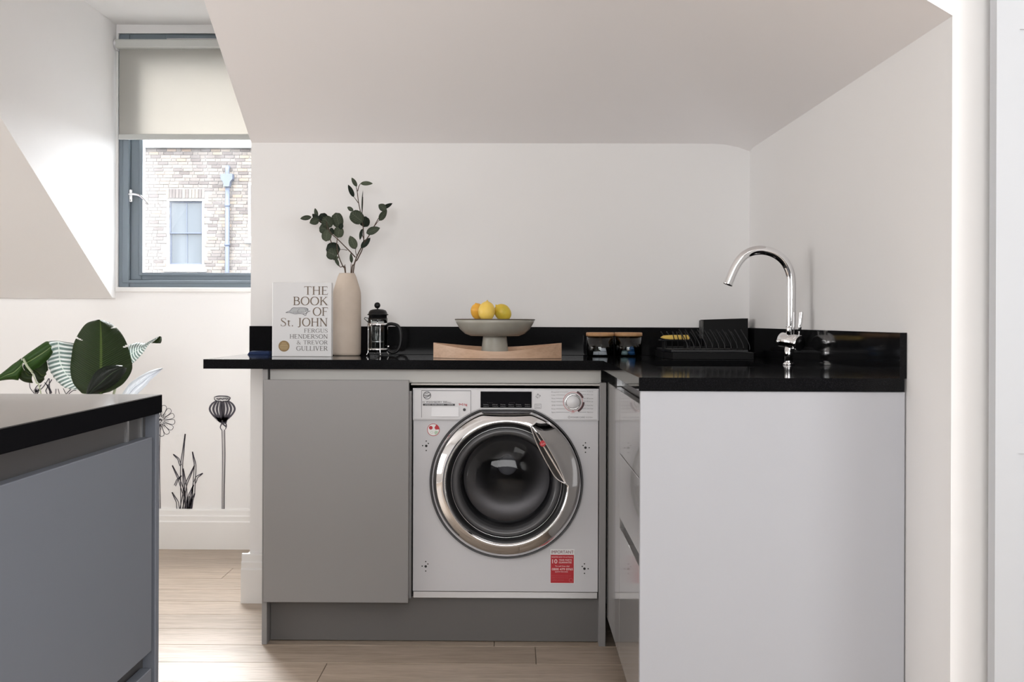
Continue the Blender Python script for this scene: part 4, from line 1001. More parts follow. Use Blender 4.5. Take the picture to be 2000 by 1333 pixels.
# ------------------------------------------------------------------ island
YI = G(317, 770.6, WT).y; XI = G(317, 770.6, WT).x
isl = thing('kitchen_island', 'slate grey kitchen island with black worktop in the left foreground', 'island', (XI - .45, .9, 0))
wi = obj('worktop', box(XI - 1.0, XI, -.35, YI, WT - .031, WT, .0012), [M['granite'], M['granite_edge']], isl)
for p in wi.data.polygons: p.material_index = 0 if p.normal.z > .5 else 1     # polished top, honed edges
xf = XI - .004
obj('end_panel', box(XI - .95, xf, YI - .022, YI - .002, 0, WT - .0315, .001), M['cab_blue'], isl)
def zi(px, py): d = ray(px, py); return CAM_Z + d.z * (xf / d.x)
ydr = YI - .040
z1 = zi(302, 853); z2 = zi(302, 1268); z3 = zi(302, 1301)
y0_ = .35
obj('drawer', box(xf - .02, xf - .001, y0_ + .002, ydr, z2, z1, .0012), M['cab_blue'], isl)
obj('drawer', box(xf - .02, xf - .001, y0_ + .002, ydr, .11, z3, .0012), M['cab_blue'], isl)
obj('drawer', box(xf - .02, xf - .001, -.33, y0_ - .002, z2, z1, .0012), M['cab_blue'], isl)
obj('drawer', box(xf - .02, xf - .001, -.33, y0_ - .002, .11, z3, .0012), M['cab_blue'], isl)
obj('handle_channel', box(xf - .024, xf - .018, -.33, YI - .0225, z1 - .03, WT - .0315), M['cab_in'], isl)
obj('handle_channel', box(xf - .030, xf - .021, -.33, YI - .0225, z3 - .03, z2 + .03), M['cab_in'], isl)
for pxx, wj in ((251, .004), (278.5, .0025)):
    d = ray(pxx, 840); yj_ = (xf - .015) / d.x * d.y
    obj('channel_reflection', box(xf - .0185, xf - .0155, yj_ - wj, yj_ + wj, z1 - .012, WT - .034), M['steel'], isl)  # steel slips drawn as the light streaks reflected in the channel
obj('carcass', box(XI - .93, xf - .031, -.33, YI - .0225, .10, WT - .033), M['dark'], isl)
obj('plinth', box(XI - .90, xf - .07, -.30, YI - .06, 0, .099), M['cab_in'], isl)

# ------------------------------------------------------------------ lettering with serifs for the book
def arcp(cx, cy, rx, ry, a0, a1, n=16): return [(cx + rx * math.cos(R(a0 + (a1 - a0) * i / n)), cy + ry * math.sin(R(a0 + (a1 - a0) * i / n))) for i in range(n + 1)]
TH, TN = .145, .065       # thick and thin strokes of the letters
def glyph(ch):
    """(advance, list of (points, widths)) in cap-height units"""
    S = []; ln = lambda *p, w=TH: S.append((list(p), [w] * len(p)))
    def serif(x, y, w=.26): S.append(([(x - w / 2, y), (x + w / 2, y)], [.045, .045]))
    def bowl(cx, cy, rx, ry, a0, a1, w=TH):
        p = arcp(cx, cy, rx, ry, a0, a1); S.append((p, [TN + (w - TN) * abs(math.cos(R(a0 + (a1 - a0) * i / 16))) ** 1.3 for i in range(17)]))
    if ch == 'T': ln((.36, 0), (.36, 1)); ln((.03, .975), (.69, .975), w=TN); ln((.045, .99), (.03, .80), w=.04); ln((.675, .99), (.69, .80), w=.04); serif(.36, .02); return .72, S
    if ch == 'H':
        for x in (.14, .66): ln((x, 0), (x, 1)); serif(x, .02); serif(x, .98)
        ln((.14, .52), (.66, .52), w=TN); return .80, S
    if ch in 'EF':
        ln((.14, 0), (.14, 1)); serif(.12, .98, .22); ln((.1, .975), (.56, .975), w=TN); ln((.555, .99), (.565, .80), w=.04); ln((.14, .52), (.44, .52), w=TN); ln((.44, .60), (.44, .44), w=.035)
        if ch == 'E': ln((.05, .025), (.58, .025), w=TN); ln((.58, .01), (.605, .21), w=.04)
        else: serif(.14, .02)
        return (.64 if ch == 'E' else .60), S
    if ch == 'L': ln((.14, 0), (.14, 1)); serif(.14, .98); ln((.03, .025), (.54, .025), w=TN); ln((.54, .01), (.565, .23), w=.04); return .60, S
    if ch == 'I': ln((.15, 0), (.15, 1)); serif(.15, .02); serif(.15, .98); return .30, S
    if ch == 'O': p = arcp(.42, .5, .35, .49, 0, 360, 32); S.append((p, [TN + (TH * 1.05 - TN) * abs(math.cos(2 * math.pi * i / 32)) ** 1.3 for i in range(33)])); return .84, S
    if ch == 'D': ln((.14, 0), (.14, 1)); serif(.10, .98, .18); serif(.10, .02, .18); ln((.1, .975), (.34, .975), w=TN); ln((.1, .025), (.34, .025), w=TN); bowl(.34, .5, .36, .475, 90, -90); return .78, S
    if ch == 'B':
        ln((.14, 0), (.14, 1)); serif(.09, .98, .16); serif(.09, .02, .16)
        for y in (.975, .53, .025): ln((.1, y), (.34, y), w=TN)
        bowl(.33, .752, .20, .222, 90, -90); bowl(.34, .278, .25, .253, 90, -90); return .66, S
    if ch == 'R': ln((.14, 0), (.14, 1)); serif(.10, .98, .18); serif(.14, .02); ln((.1, .975), (.34, .975), w=TN); ln((.14, .50), (.34, .50), w=TN); bowl(.33, .738, .22, .237, 90, -90); ln((.34, .50), (.62, .03)); serif(.66, .02, .16); return .72, S
    if ch == 'K': ln((.14, 0), (.14, 1)); serif(.14, .98); serif(.14, .02); ln((.16, .42), (.60, .97), w=TN + .01); ln((.30, .58), (.66, .03)); serif(.60, .98, .22); serif(.68, .02, .22); return .78, S
    if ch == 'N': ln((.15, 0), (.15, 1), w=TN + .01); ln((.13, .98), (.69, .02)); ln((.69, 0), (.69, 1), w=TN + .01); serif(.10, .98, .20); serif(.15, .02, .22); serif(.69, .98, .22); return .84, S
    if ch == 'V': ln((.12, .98), (.38, .02)); ln((.38, .02), (.64, .98), w=TN + .01); serif(.12, .98, .24); serif(.64, .98, .22); return .74, S
    if ch == 'U': S.append(([(.15, .98), (.15, .34)] + arcp(.40, .32, .25, .30, 180, 360, 12) + [(.65, .98)], [TH, TH] + [TH - (TH - TN) * min(1, i / 8) for i in range(13)] + [TN])); serif(.15, .98); serif(.65, .98, .22); return .78, S
    if ch == 'J': S.append(([(.24, .98), (.24, .2)] + arcp(.11, .08, .13, .16, 0, -130, 8), [TH, TH] + [TH - (TH - TN) * i / 8 for i in range(9)])); serif(.24, .98); return .40, S
    if ch == 'S':
        p = [(.50, .80), (.44, .94), (.27, .985), (.11, .90), (.10, .73), (.24, .58), (.42, .44), (.50, .26), (.42, .08), (.25, .015), (.10, .07), (.045, .22)]
        S.append((p, [.04, .05, .05, .08, .12, .135, .135, .12, .08, .05, .05, .04])); ln((.50, .97), (.50, .74), w=.035); ln((.045, .03), (.045, .26), w=.035); return .60, S
    if ch == 'G':
        p = arcp(.44, .5, .36, .485, 42, 318, 20); S.append((p, [TN + (TH - TN) * abs(math.cos(R(42 + 276 * i / 20))) ** 1.3 for i in range(21)])); ln((.70, .16), (.70, .44)); serif(.68, .45, .22); ln((.70, .98), (.71, .74), w=.035); return .82, S
    if ch == 't': S.append(([(.16, .72), (.16, .16), (.22, .03), (.34, .06)], [TH * .9, TH * .9, .08, .04])); ln((.02, .62), (.33, .62), w=TN); return .40, S
    if ch == '.': S.append((arcp(.10, .06, .035, .035, 0, 360, 8), [.07] * 9)); return .24, S
    if ch == '&':
        p = [(.66, .50), (.60, .28), (.42, .04), (.22, .0), (.07, .14), (.10, .32), (.30, .50), (.42, .70), (.36, .92), (.24, .96), (.15, .84), (.20, .66), (.40, .38), (.62, .08), (.78, .04)]
        S.append((p, [.04, .05, .06, .08, .11, .11, .06, .06, .09, .05, .09, .11, .12, .12, .05])); serif(.66, .50, .2); return .84, S
    return .30, S
def serif_line(bm, s, xr, z, y, h, w, place):
    adv = 0; items = []
    for ch in s:
        a, S = glyph(ch); items.append((adv, S)); adv += a + .03
    k = w / (adv - .06)
    for off, S in items:
        for pts, ws in S:
            q = [(xr - w + (off + p[0]) * k, z + p[1] * h) for p in pts]
            base = len(bm.verts)
            ribbon(bm, q, [u * min(h, k) for u in ws], y, 3, smooth=len(q) > 4)
    return bm

# book ------------------------------------------------------------------
BYK = G(590, 697, WT).y
bsc = scale_at(BYK)
bk0, bk1 = P(531.5, 620, BYK).x, P(647.5, 620, BYK).x
bH = P(590, 552, BYK).z - WT
book = thing('book', 'pale grey hardback book standing upright left of the beige vase', 'book', ((bk0 + bk1) / 2, BYK + .015, WT))
obj('front_cover', box(bk0 + .004, bk1, BYK, BYK + .003, WT + .0004, WT + bH, .0008), M['cover'], book)
obj('back_cover', box(bk0 + .004, bk1, BYK + .031, BYK + .034, WT + .0004, WT + bH, .0008), M['cover'], book)
obj('page_block', box(bk0 + .006, bk1 - .004, BYK + .003, BYK + .031, WT + .003, WT + bH - .003), M['pages'], book)
obj('spine', box(bk0, bk0 + .0042, BYK - .0002, BYK + .0342, WT + .0004, WT + bH, .0015, 2), M['spine'], book)
def bkc(zx, zy): p = P(525 + zx / 7.838, 540 + zy / 7.838, BYK - .0004); return p.x, p.z
yb = BYK - .0004
bm = bmesh.new()
for s, x0, x1, t, b in (('THE', 537, 903, 156, 283), ('BOOK', 368, 903, 315, 443), ('OF', 670, 903, 478, 605), ('St. JOHN', 177, 900, 641, 768)):
    xr, z = bkc(x1, b); serif_line(bm, s, xr, z, yb, (b - t) / 7.838 / bsc, (x1 - x0) / 7.838 / bsc, None)
obj('title_lettering', bm, M['print_gold'], book)
bm = bmesh.new()
for s, x0, x1, t, b in (('FERGUS', 537, 903, 804, 864), ('HENDERSON', 317, 903, 890, 955), ('& TREVOR', 425, 900, 984, 1044), ('GULLIVER', 416, 900, 1071, 1140)):
    xr, z = bkc(x1, b); serif_line(bm, s, xr, z, yb, (b - t) / 7.838 / bsc, (x1 - x0) / 7.838 / bsc, None)
obj('author_lettering', bm, M['print_book'], book)
bm = bmesh.new(); p = bkc(233, 1070); disc_poly(bm, p[0], p[1], 85 / 7.838 / bsc, yb, 40); seal = obj('gold_seal', bm, M['gold'], book)
bm = bmesh.new()
for i, w in enumerate((70, 96, 120, 132, 120, 92)): q = bkc(233, 1022 + i * 19); ribbon(bm, [(q[0] - w / 2 / 7.838 / bsc, q[1]), (q[0] + w / 2 / 7.838 / bsc, q[1])], 4.5 / 7.838 / bsc, yb - .0004)
obj('seal_lines', bm, mat('pale_gold_print', (.58, .45, .24), .45), seal)
# small engraving of a lying pig
bm = bmesh.new()
def bst(pts, w): ribbon(bm, [bkc(*p) for p in pts], [q / 7.838 / bsc for q in w] if isinstance(w, (list, tuple)) else w / 7.838 / bsc, yb, 4)
body = [(355, 490), (400, 482), (470, 484), (530, 484), (575, 488), (598, 508), (612, 532), (575, 548), (530, 560), (470, 566), (420, 570), (375, 562), (330, 560), (310, 545), (335, 520)]
v = [bm.verts.new((bkc(*p)[0], yb + .0001, bkc(*p)[1])) for p in body]; bm.faces.new(v)
pig_fill = obj('engraving_tint', bm, mat('pale_engraving_grey', (.42, .43, .44), .5), book)
bm = bmesh.new()
bst([(258, 556), (285, 545), (325, 528), (352, 495), (378, 482), (430, 484), (500, 482), (560, 484), (590, 492), (604, 515)], 8)
bst([(262, 558), (310, 556), (350, 562), (400, 576), (470, 572), (520, 578), (552, 600), (572, 592), (570, 566), (600, 545), (635, 530)], 9)
bst([(520, 575), (560, 575), (590, 560)], 9); bst([(470, 500), (440, 530), (450, 560)], 5); bst([(545, 500), (570, 520), (560, 545)], 6)
for i in range(9): bst([(375 + i * 20, 540), (385 + i * 20, 568)], 4)
for i in range(5): bst([(575 + i * 5, 494 + i * 5), (590 + i * 3, 520 + i * 3)], 4)
obj('engraving', bm, mat('engraving_grey', (.17, .17, .18), .5), book)

# folded navy cloth at the left end
cl0, cl1 = P(485, 690, 4.40), P(529, 690, 4.40)
bm = bmesh.new(); NXc, NYc = 24, 12; gridc = []
for j in range(NYc + 1):
    rowc = []
    for i in range(NXc + 1):
        u, v_ = i / NXc, j / NYc; e = min(u, 1 - u, v_ * .9, (1 - v_) * .9)
        h = .013 * min(1, (e / .10)) ** .5 + .0015 * noise.noise(Vector((u * 5, v_ * 4, 1)))
        rowc.append(bm.verts.new((cl0.x + (cl1.x - cl0.x) * u + .002 * noise.noise(Vector((v_ * 6, 3, 0))), 4.385 + .075 * v_, WT + max(h, .001))))
    gridc.append(rowc)
for j in range(NYc):
    for i in range(NXc): bm.faces.new((gridc[j][i], gridc[j][i + 1], gridc[j + 1][i + 1], gridc[j + 1][i]))
r = bmesh.ops.extrude_face_region(bm, geom=bm.faces[:])
for g_ in r['geom']:
    if isinstance(g_, bmesh.types.BMVert): g_.co.z = WT + .0004
bmesh.ops.recalc_face_normals(bm, faces=bm.faces[:])
tag(obj('folded_cloth', bm, M['cloth'], smooth=True), 'small folded navy blue cloth at the left end of the worktop', 'cloth')

# vase with eucalyptus ---------------------------------------------------
VY = 4.345; vs_ = scale_at(VY); vc = P(677.3, 640, VY)
def vz(py): return P(677, py, VY).z - WT
rb_ = 27.6 / vs_
vprof = [(0, .0005), (rb_ * .90, .0005), (rb_ * .975, .004), (rb_, .012), (rb_ * 1.005, vz(640)), (rb_, vz(580)), (rb_ * .985, vz(572)), (rb_ * .93, vz(565)), (rb_ * .66, vz(541)), (rb_ * .575, vz(536)), (rb_ * .55, vz(534)), (rb_ * .50, vz(535)), (rb_ * .5, vz(545)), (rb_ * .85, vz(572)), (rb_ * .9, vz(600)), (rb_ * .9, .02), (0, .018)]
vase = obj('vase', lathe(vprof, (vc.x, VY, WT), 64), M['vase'], None, True, origin=(vc.x, VY, WT))
tag(vase, 'tall beige ceramic bottle vase between book and coffee press', 'vase')

def leaf_mesh(name, base, tip, width, side, m, parent, bend=.0, fold=.0, prof=None, nu=8, nv=4):
    base, tip = Vector(base), Vector(tip); ax = tip - base; L_ = ax.length; side = (side - ax.normalized() * side.dot(ax.normalized())).normalized(); up = ax.normalized().cross(side)
    prof = prof or (lambda u: math.sin(math.pi * min(max(u, 0), 1) ** .85) ** .7)
    bm = bmesh.new(); uvl = bm.loops.layers.uv.new('UVMap'); g = []
    for i in range(nu + 1):
        u = i / nu; w = max(prof(u), .03) * width / 2
        g.append([bm.verts.new(base + ax * u + up * (bend * L_ * 4 * u * (1 - u)) + side * (w * (2 * j / nv - 1)) + up * (fold * w * abs(2 * j / nv - 1))) for j in range(nv + 1)])
    for i in range(nu):
        for j in range(nv):
            f = bm.faces.new((g[i][j], g[i + 1][j], g[i + 1][j + 1], g[i][j + 1]))
            for lp, (a, b) in zip(f.loops, ((i, j), (i + 1, j), (i + 1, j + 1), (i, j + 1))): lp[uvl].uv = (a / nu, b / nv)
    bmesh.ops.solidify(bm, geom=bm.faces[:], thickness=.0007)
    return obj(name, bm, m, parent, True)
def ez(zx, zy, dy=0.0): return P(580 + zx / 6.665, 340 + zy / 6.665, VY + dy)
euc = thing('eucalyptus_stems', 'grey green eucalyptus stems standing in the beige vase', 'plant', (vc.x, VY, WT + .02))
zbase = WT + .05
twigs = [([(632, 1285, 0), (600, 1210, .0), (545, 1075, -.01), (520, 930, -.015), (525, 830, -.015)], .0020),
         ([(628, 1288, .0), (560, 1210, .01), (515, 1110, .01), (470, 1000, .01)], .0016),
         ([(610, 1225, 0), (628, 1180, 0)], .0014),
         ([(712, 1288, 0), (745, 1180, 0), (778, 1080, 0), (830, 975, 0), (885, 880, 0), (940, 800, 0), (1000, 690, 0), (1062, 575, 0)], .0022),
         ([(735, 1262, 0), (790, 1110, .01), (850, 980, .01), (870, 850, .01), (862, 690, .01), (845, 560, .01), (822, 470, .01), (800, 360, .01), (784, 230, .01), (770, 170, .01)], .0019),
         ([(790, 225, .01), (806, 160, .01), (832, 122, .01)], .0013), ([(802, 380, .01), (768, 335, .01), (742, 300, .01)], .0012), ([(845, 520, .01), (856, 400, .01), (858, 300, .01)], .0013),
         ([(760, 1085, 0), (700, 1020, -.01), (620, 940, -.015), (530, 850, -.02), (440, 770, -.02), (400, 690, -.02), (380, 620, -.02)], .0018),
         ([(655, 995, -.01), (610, 985, -.01), (560, 985, -.01)], .0010), ([(450, 900, -.01), (415, 800, -.01), (380, 700, -.01), (300, 610, -.01), (230, 560, -.01)], .0015),
         ([(775, 1060, 0), (763, 1010, 0), (765, 975, 0)], .0011), ([(700, 1290, 0), (706, 1180, 0), (712, 1150, 0)], .0011), ([(870, 850, 0), (850, 780, 0), (862, 700, 0)], .0014), ([(1000, 690, 0), (1030, 650, 0), (1070, 600, 0)], .0012)]
for pts, rr in twigs:
    q = [ez(*p) for p in pts]
    if pts[0][1] > 1255: q = [Vector((vc.x + (q[0].x - vc.x) * .4, VY, zbase))] + q
    cp = catmull(q, 5); obj('twig', tube(cp, [rr * (1.25 - .6 * i / len(cp)) for i in range(len(cp))], 7), M['twig'], euc, True)
LV = [((780, 168), (712, 48), 52, 'euc', .3), ((825, 125), (988, 125), 58, 'euc_light', .5), ((740, 302), (666, 140), 58, 'euc_dark', .4), ((735, 480), (655, 430), 52, 'euc', .3),
      ((860, 630), (700, 500), 165, 'euc', .05), ((872, 692), (895, 552), 132, 'euc_dark', .05), ((850, 715), (820, 860), 44, 'euc_dark', .5), ((848, 510), (860, 212), 18, 'euc_dark', .9),
      ((1072, 608), (1170, 462), 82, 'euc', .1), ((1165, 470), (1062, 400), 92, 'euc', .1), ((1110, 450), (1243, 382), 52, 'euc_dark', .5), ((902, 772), (1082, 702), 98, 'euc', .2),
      ((832, 965), (955, 832), 74, 'euc_dark', .3), ((765, 980), (690, 806), 108, 'euc_light', .1), ((712, 1160), (700, 1030), 42, 'euc', .5),
      ((190, 560), (42, 582), 62, 'euc', .4), ((262, 565), (235, 446), 48, 'euc', .4), ((285, 590), (165, 640), 100, 'euc', .2), ((300, 620), (200, 520), 70, 'euc_dark', .3),
      ((375, 640), (310, 515), 130, 'euc_dark', .05), ((450, 690), (345, 560), 150, 'euc', .05), ((560, 700), (500, 505), 145, 'euc', .05), ((560, 720), (590, 640), 60, 'euc_dark', .1),
      ((440, 700), (475, 790), 52, 'euc_dark', .2), ((425, 730), (290, 700), 130, 'euc', .1), ((400, 720), (375, 880), 125, 'euc_light', .2), ((530, 830), (560, 685), 128, 'euc_light', .05),
      ((565, 980), (378, 985), 175, 'euc_dark', .0), ((520, 1070), (390, 1010), 150, 'euc', .1), ((500, 1095), (546, 1204), 44, 'euc', .4), ((545, 1080), (470, 1120), 40, 'euc_light', .2)]
for i, (a, b, w, m_, f_) in enumerate(LV):
    dy = ((i * 37) % 11 - 5) * .004
    A, B = ez(a[0], a[1], dy), ez(b[0], b[1], dy - .012 * ((i % 3) - 1))
    sd = (B - A).cross(Vector((0, 1, 0))).normalized(); rl = f_ * .5 * (1 if i % 2 else -1); sd = sd + Vector((0, rl, 0))
    rnd = w > 120
    leaf_mesh('leaf', A, B, w / 6.665 / vs_ * 1.05, sd, M[m_], euc, bend=.03, fold=.12, prof=(lambda u: max(0, 1 - abs(2 * u - 1) ** 2.3) ** .5) if rnd else None)

# french press ------------------------------------------------------------
FY = 4.33; fs = scale_at(FY); fc = P(737.8, 660, FY)
def fz_(py): return P(738, py, FY).z - WT
press = thing('coffee_press', 'small glass coffee press with black lid and handle', 'coffee press', (fc.x, FY, WT))
rg = 19.0 / fs
obj('beaker', lathe([(0, .013), (rg * .85, .013), (rg, .020), (rg, fz_(626)), (rg * 1.03, fz_(622)), (rg * 1.03 - .0015, fz_(622)), (rg - .0018, fz_(626)), (rg - .0018, .021), (rg * .82, .015), (0, .015)], (fc.x, FY, WT), 48), M['glass'], press, True)
obj('spout', tube([(fc.x - rg * .8, FY, WT + fz_(628)), (fc.x - rg * 1.1, FY, WT + fz_(624)), (fc.x - rg * 1.38, FY, WT + fz_(621.5))], [.009, .007, .004], 12), M['glass'], press, True)
lid = obj('lid', lathe([(rg * .93, fz_(628)), (rg * .93, fz_(616)), (rg * 1.06, fz_(616)), (rg * 1.08, fz_(614.3)), (rg * .98, fz_(613.5)), (rg * .93, fz_(610)), (rg * .80, fz_(606.5)), (rg * .5, fz_(604.5)), (rg * .13, fz_(604)), (0, fz_(604))], (fc.x, FY, WT), 48), M['black_plastic'], press, True)
obj('knob', lathe([(0, -.0105), (.004, -.0102), (.0075, -.008), (.0105, -.003), (.0108, .001), (.0095, .006), (.006, .0098), (0, .0112)], (fc.x - .002, FY, WT + fz_(597)), 28), M['black_plastic'], lid, True)
obj('plunger_rod', lathe([(0, .045), (.0022, .045), (.0022, fz_(596)), (0, fz_(596))], (fc.x - .001, FY, WT), 12), M['chrome'], press, True)
obj('plunger_plate', lathe([(0, .046), (rg * .9, .046), (rg * .92, .050), (rg * .9, .054), (0, .056)], (fc.x, FY, WT), 40), M['steel'], press, True)
fr = obj('frame', lathe([(rg + .0006, fz_(638)), (rg + .0022, fz_(638)), (rg + .0022, fz_(631.5)), (rg + .0006, fz_(631.5))], (fc.x, FY, WT), 48, closed=True), M['chrome'], press, True)
obj('base_ring', lathe([(rg + .0006, .018), (rg + .002, .018), (rg + .002, .026), (rg + .0006, .026)], (fc.x, FY, WT), 48, closed=True), M['chrome'], press, True)
for k in range(4):
    t = R(-62 + 90 * k + (0 if k % 2 else -8)); cx_, cy_ = math.cos(t), math.sin(t); q = [(fc.x + cx_ * (rg + .0018), FY + cy_ * (rg + .0018), WT + fz_(635)), (fc.x + cx_ * (rg + .0018), FY + cy_ * (rg + .0018), WT + .02), (fc.x + cx_ * (rg + .004), FY + cy_ * (rg + .004), WT + .010), (fc.x + cx_ * (rg + .0075), FY + cy_ * (rg + .0075), WT + .0032)]
    obj('strap', tube(catmull(q, 4), .0015, 8), M['chrome'], press, True)
hq = [(rg + .002, fz_(634)), (rg + .018, fz_(633)), (rg + .040, fz_(637)), (rg + .050, fz_(650)), (rg + .050, fz_(670)), (rg + .040, fz_(684)), (rg + .020, fz_(689)), (rg + .003, fz_(684))]
obj('handle', tube(catmull([(fc.x + a * .97, FY - a * .12, WT + b) for a, b in hq], 6), .0058, 12), M['black_plastic'], press, True)
obj('handle_screw', lathe([(0, 0), (.004, 0), (.0035, .003), (0, .0035)], (fc.x + rg + .004, FY - .008, WT + fz_(677)), 14, 'y'), M['chrome'], press, True)

# tray, footed bowl, lemons --------------------------------------------------
TY = 4.13; ts = scale_at(TY)
t0, t1_ = P(847, 690, TY).x, P(1096.5, 690, TY).x; tcx = (t0 + t1_) / 2; hl_ = (t1_ - t0) / 2
HB = .115
def tyy(u): return HB * (1 - abs(u) ** 2.2) * .88 + HB * .12
def tw(u, front): # wall height
    Ysurf = TY - tyy(u) if front else TY + tyy(u)
    hend = P(847, 669.5, TY).z - WT; hmid = P(970, 687.2, TY - HB).z - WT
    return hmid + (hend - hmid) * abs(u) ** 1.7
bm = bmesh.new(); N = 40; th = .005
def wallside(sgn):
    O, I, Ot, It = [], [], [], []
    for i in range(N + 1):
        u = -1 + 2 * i / N; x = tcx + hl_ * u; y = TY + sgn * tyy(u); h = tw(u, True) + (.010 * (1 - u * u) if sgn > 0 else 0)
        yi = y - sgn * th; lean = .004 * (h / .05) * -sgn * 0
        O.append(bm.verts.new((x, y, WT + .0008))); Ot.append(bm.verts.new((x, y + lean, WT + h))); I.append(bm.verts.new((x, yi, WT + .0008))); It.append(bm.verts.new((x, yi + lean, WT + h)))
    for i in range(N):
        bm.faces.new((O[i], O[i + 1], Ot[i + 1], Ot[i])); bm.faces.new((I[i + 1], I[i], It[i], It[i + 1])); bm.faces.new((Ot[i], Ot[i + 1], It[i + 1], It[i])); bm.faces.new((O[i + 1], O[i], I[i], I[i + 1]))
    for k in (0, N): bm.faces.new((O[k], Ot[k], It[k], I[k]))
wallside(-1); wallside(1)
bmesh.ops.recalc_face_normals(bm, faces=bm.faces[:])
tray = thing('wooden_tray', 'pale bentwood tray with concave sides under the footed bowl', 'tray', (tcx, TY, WT))
obj('rim', bm, M['tray'], tray)
bm = bmesh.new()
for sx_ in (-1, 1): add_box(bm, tcx + sx_ * hl_ - (.005 if sx_ > 0 else 0), tcx + sx_ * hl_ + (0 if sx_ > 0 else .005), TY - HB * .12 + .005, TY + HB * .12 - .005, WT + .0008, WT + tw(1, True) * .98, .001)
obj('end_piece', bm, M['tray'], tray)
pts = [(tcx + hl_ * (-1 + 2 * i / N) * .985, TY - tyy(-1 + 2 * i / N) + .004) for i in range(N + 1)] + [(tcx + hl_ * (1 - 2 * i / N) * .985, TY + tyy(1 - 2 * i / N) - .004) for i in range(N + 1)]
obj('tray_base', prism(pts, 'z', WT + .0015, WT + .006), M['tray'], tray)
BWY = 4.12; bws = scale_at(BWY); bc = P(966.5, 640, BWY)
zr = P(966, 624, BWY).z; zu = P(966, 657.5, BWY - .05).z; z0 = WT + .0065
rr = 78.5 / bws; rs0, rs1 = 22.5 / bws, 27 / bws
bwl = thing('footed_bowl', 'grey beige stoneware bowl on a foot holding three lemons', 'bowl', (bc.x, BWY, z0))
obj('bowl', lathe([(0, zu - z0 + .0), (rs0, zu - z0), (rr * .60, zu - z0 + .001), (rr * .74, zu - z0 + .008), (rr * .87, zu - z0 + .024), (rr * .95, zu - z0 + .042), (rr, zr - z0), (rr - .004, zr - z0), (rr * .92, zu - z0 + .044), (rr * .84, zu - z0 + .028), (rr * .70, zu - z0 + .012), (rr * .5, zu - z0 + .006), (0, zu - z0 + .006)], (bc.x, BWY, z0), 72), M['bowl'], bwl, True)
obj('rim_glaze', lathe([(rr - .0042, zr - z0 + .0002), (rr + .0004, zr - z0 + .0002), (rr + .0002, zr - z0 - .0018), (rr - .002, zr - z0 + .0012)], (bc.x, BWY, z0), 72, closed=True), M['bowl_rim'], bwl, True)
obj('foot', lathe([(0, 0), (rs1 + .003, 0), (rs1 + .002, .004), (rs1 * .99, .012), (rs0 * 1.04, zu - z0 - .006), (rs0, zu - z0 + .002), (0, zu - z0 + .002)], (bc.x, BWY, z0), 48), M['bowl'], bwl, True)
def lemon(px, py, rx, rz, Y, tilt, roll, m_, lab, k=1.0):
    c = P(px, py, Y); s = scale_at(Y); a, b = rx / s, rz / s
    prof = []
    for i in range(17):
        t = -math.pi / 2 + math.pi * i / 16; r_ = a * math.cos(t) ** .92 if 0 < i < 16 else 0; h = b * math.sin(t) * .93
        if i == 15: r_ = a * .17; h = b * .955
        if i == 16: h = b * 1.13
        if i == 14: r_ = a * .34; h = b * .90
        prof.append((max(r_, 0), h))
    bm = lathe(prof, (0, 0, 0), 28)
    bmesh.ops.rotate(bm, verts=bm.verts, matrix=Matrix.Rotation(roll, 3, 'Y') @ Matrix.Rotation(tilt, 3, 'X'))
    for v in bm.verts: v.co += v.co.normalized() * .0006 * noise.noise(v.co * 60) + Vector(c)
    o = obj('lemon', bm, m_, None, True, origin=c); tag(o, lab, 'lemon', 'lemons in the footed bowl'); return o
lemon(933.5, 609, 14, 18, 4.155, .5, -.25, M['lemon_a'], 'orange-yellow lemon at the left of the bowl')
lemon(950.5, 608.5, 16.5, 20.5, 4.10, -.15, .05, M['lemon_b'], 'pale yellow upright lemon in the middle of the bowl')
lemon(982, 611, 15.5, 19.5, 4.14, .2, -.75, M['lemon_c'], 'greenish yellow lemon lying at the right of the bowl')

# storage jars ---------------------------------------------------------------
def jar(px, lab, cat='jar'):
    JY = 4.375; js = scale_at(JY); c = P(px, 670, JY); rj = 26.3 / js; zt_ = P(px, 656.5, JY).z - WT
    t = thing('storage_jar', lab, cat, (c.x, JY, WT), 'glass jars with bamboo lids')
    obj('glass_body', lathe([(0, .001), (rj - .004, .001), (rj, .005), (rj, zt_ - .002), (rj - .0018, zt_ - .002), (rj - .0018, .006), (rj - .004, .0045), (0, .0045)], (c.x, JY, WT), 56), M['glass'], t, True)
    l = obj('lid', lathe([(0, zt_ - .008), (rj - .0035, zt_ - .008), (rj - .0035, zt_ - .0005), (rj + .0016, zt_ - .0005), (rj + .0020, zt_ + .002), (rj + .0016, zt_ + .0115), (rj * .98, zt_ + .0125), (0, zt_ + .0125)], (c.x, JY, WT), 56), M['bamboo'], t, True)
    obj('lid_seal', lathe([(rj - .0030, zt_ - .007), (rj - .0019, zt_ - .007), (rj - .0019, zt_ - .0035), (rj - .0030, zt_ - .0035)], (c.x, JY, WT), 56, closed=True), M['print_white'], l, True)
    return c, JY, rj
c1, JY, rj = jar(1172, 'left glass jar with bamboo lid holding white tablets')
c2, _, _ = jar(1227, 'right glass jar with bamboo lid holding blue capsules')
for k, (dx, dy, dz, lab) in enumerate(((-.022, -.012, .0048, 'white tablet at the left inside the first jar'), (.010, -.020, .0048, 'white tablet in the middle inside the first jar'), (.018, -.006, .0172, 'white tablet on top inside the first jar'), (.004, .020, .0048, 'white tablet at the back inside the first jar'))):
    o = obj('dishwasher_tablet', box(c1.x + dx - .017, c1.x + dx + .017, JY + dy - .012, JY + dy + .012, WT + dz, WT + dz + .012, .003, 2), M['tablet'], None, True); tag(o, lab, 'tablet', 'tablets in the left jar')
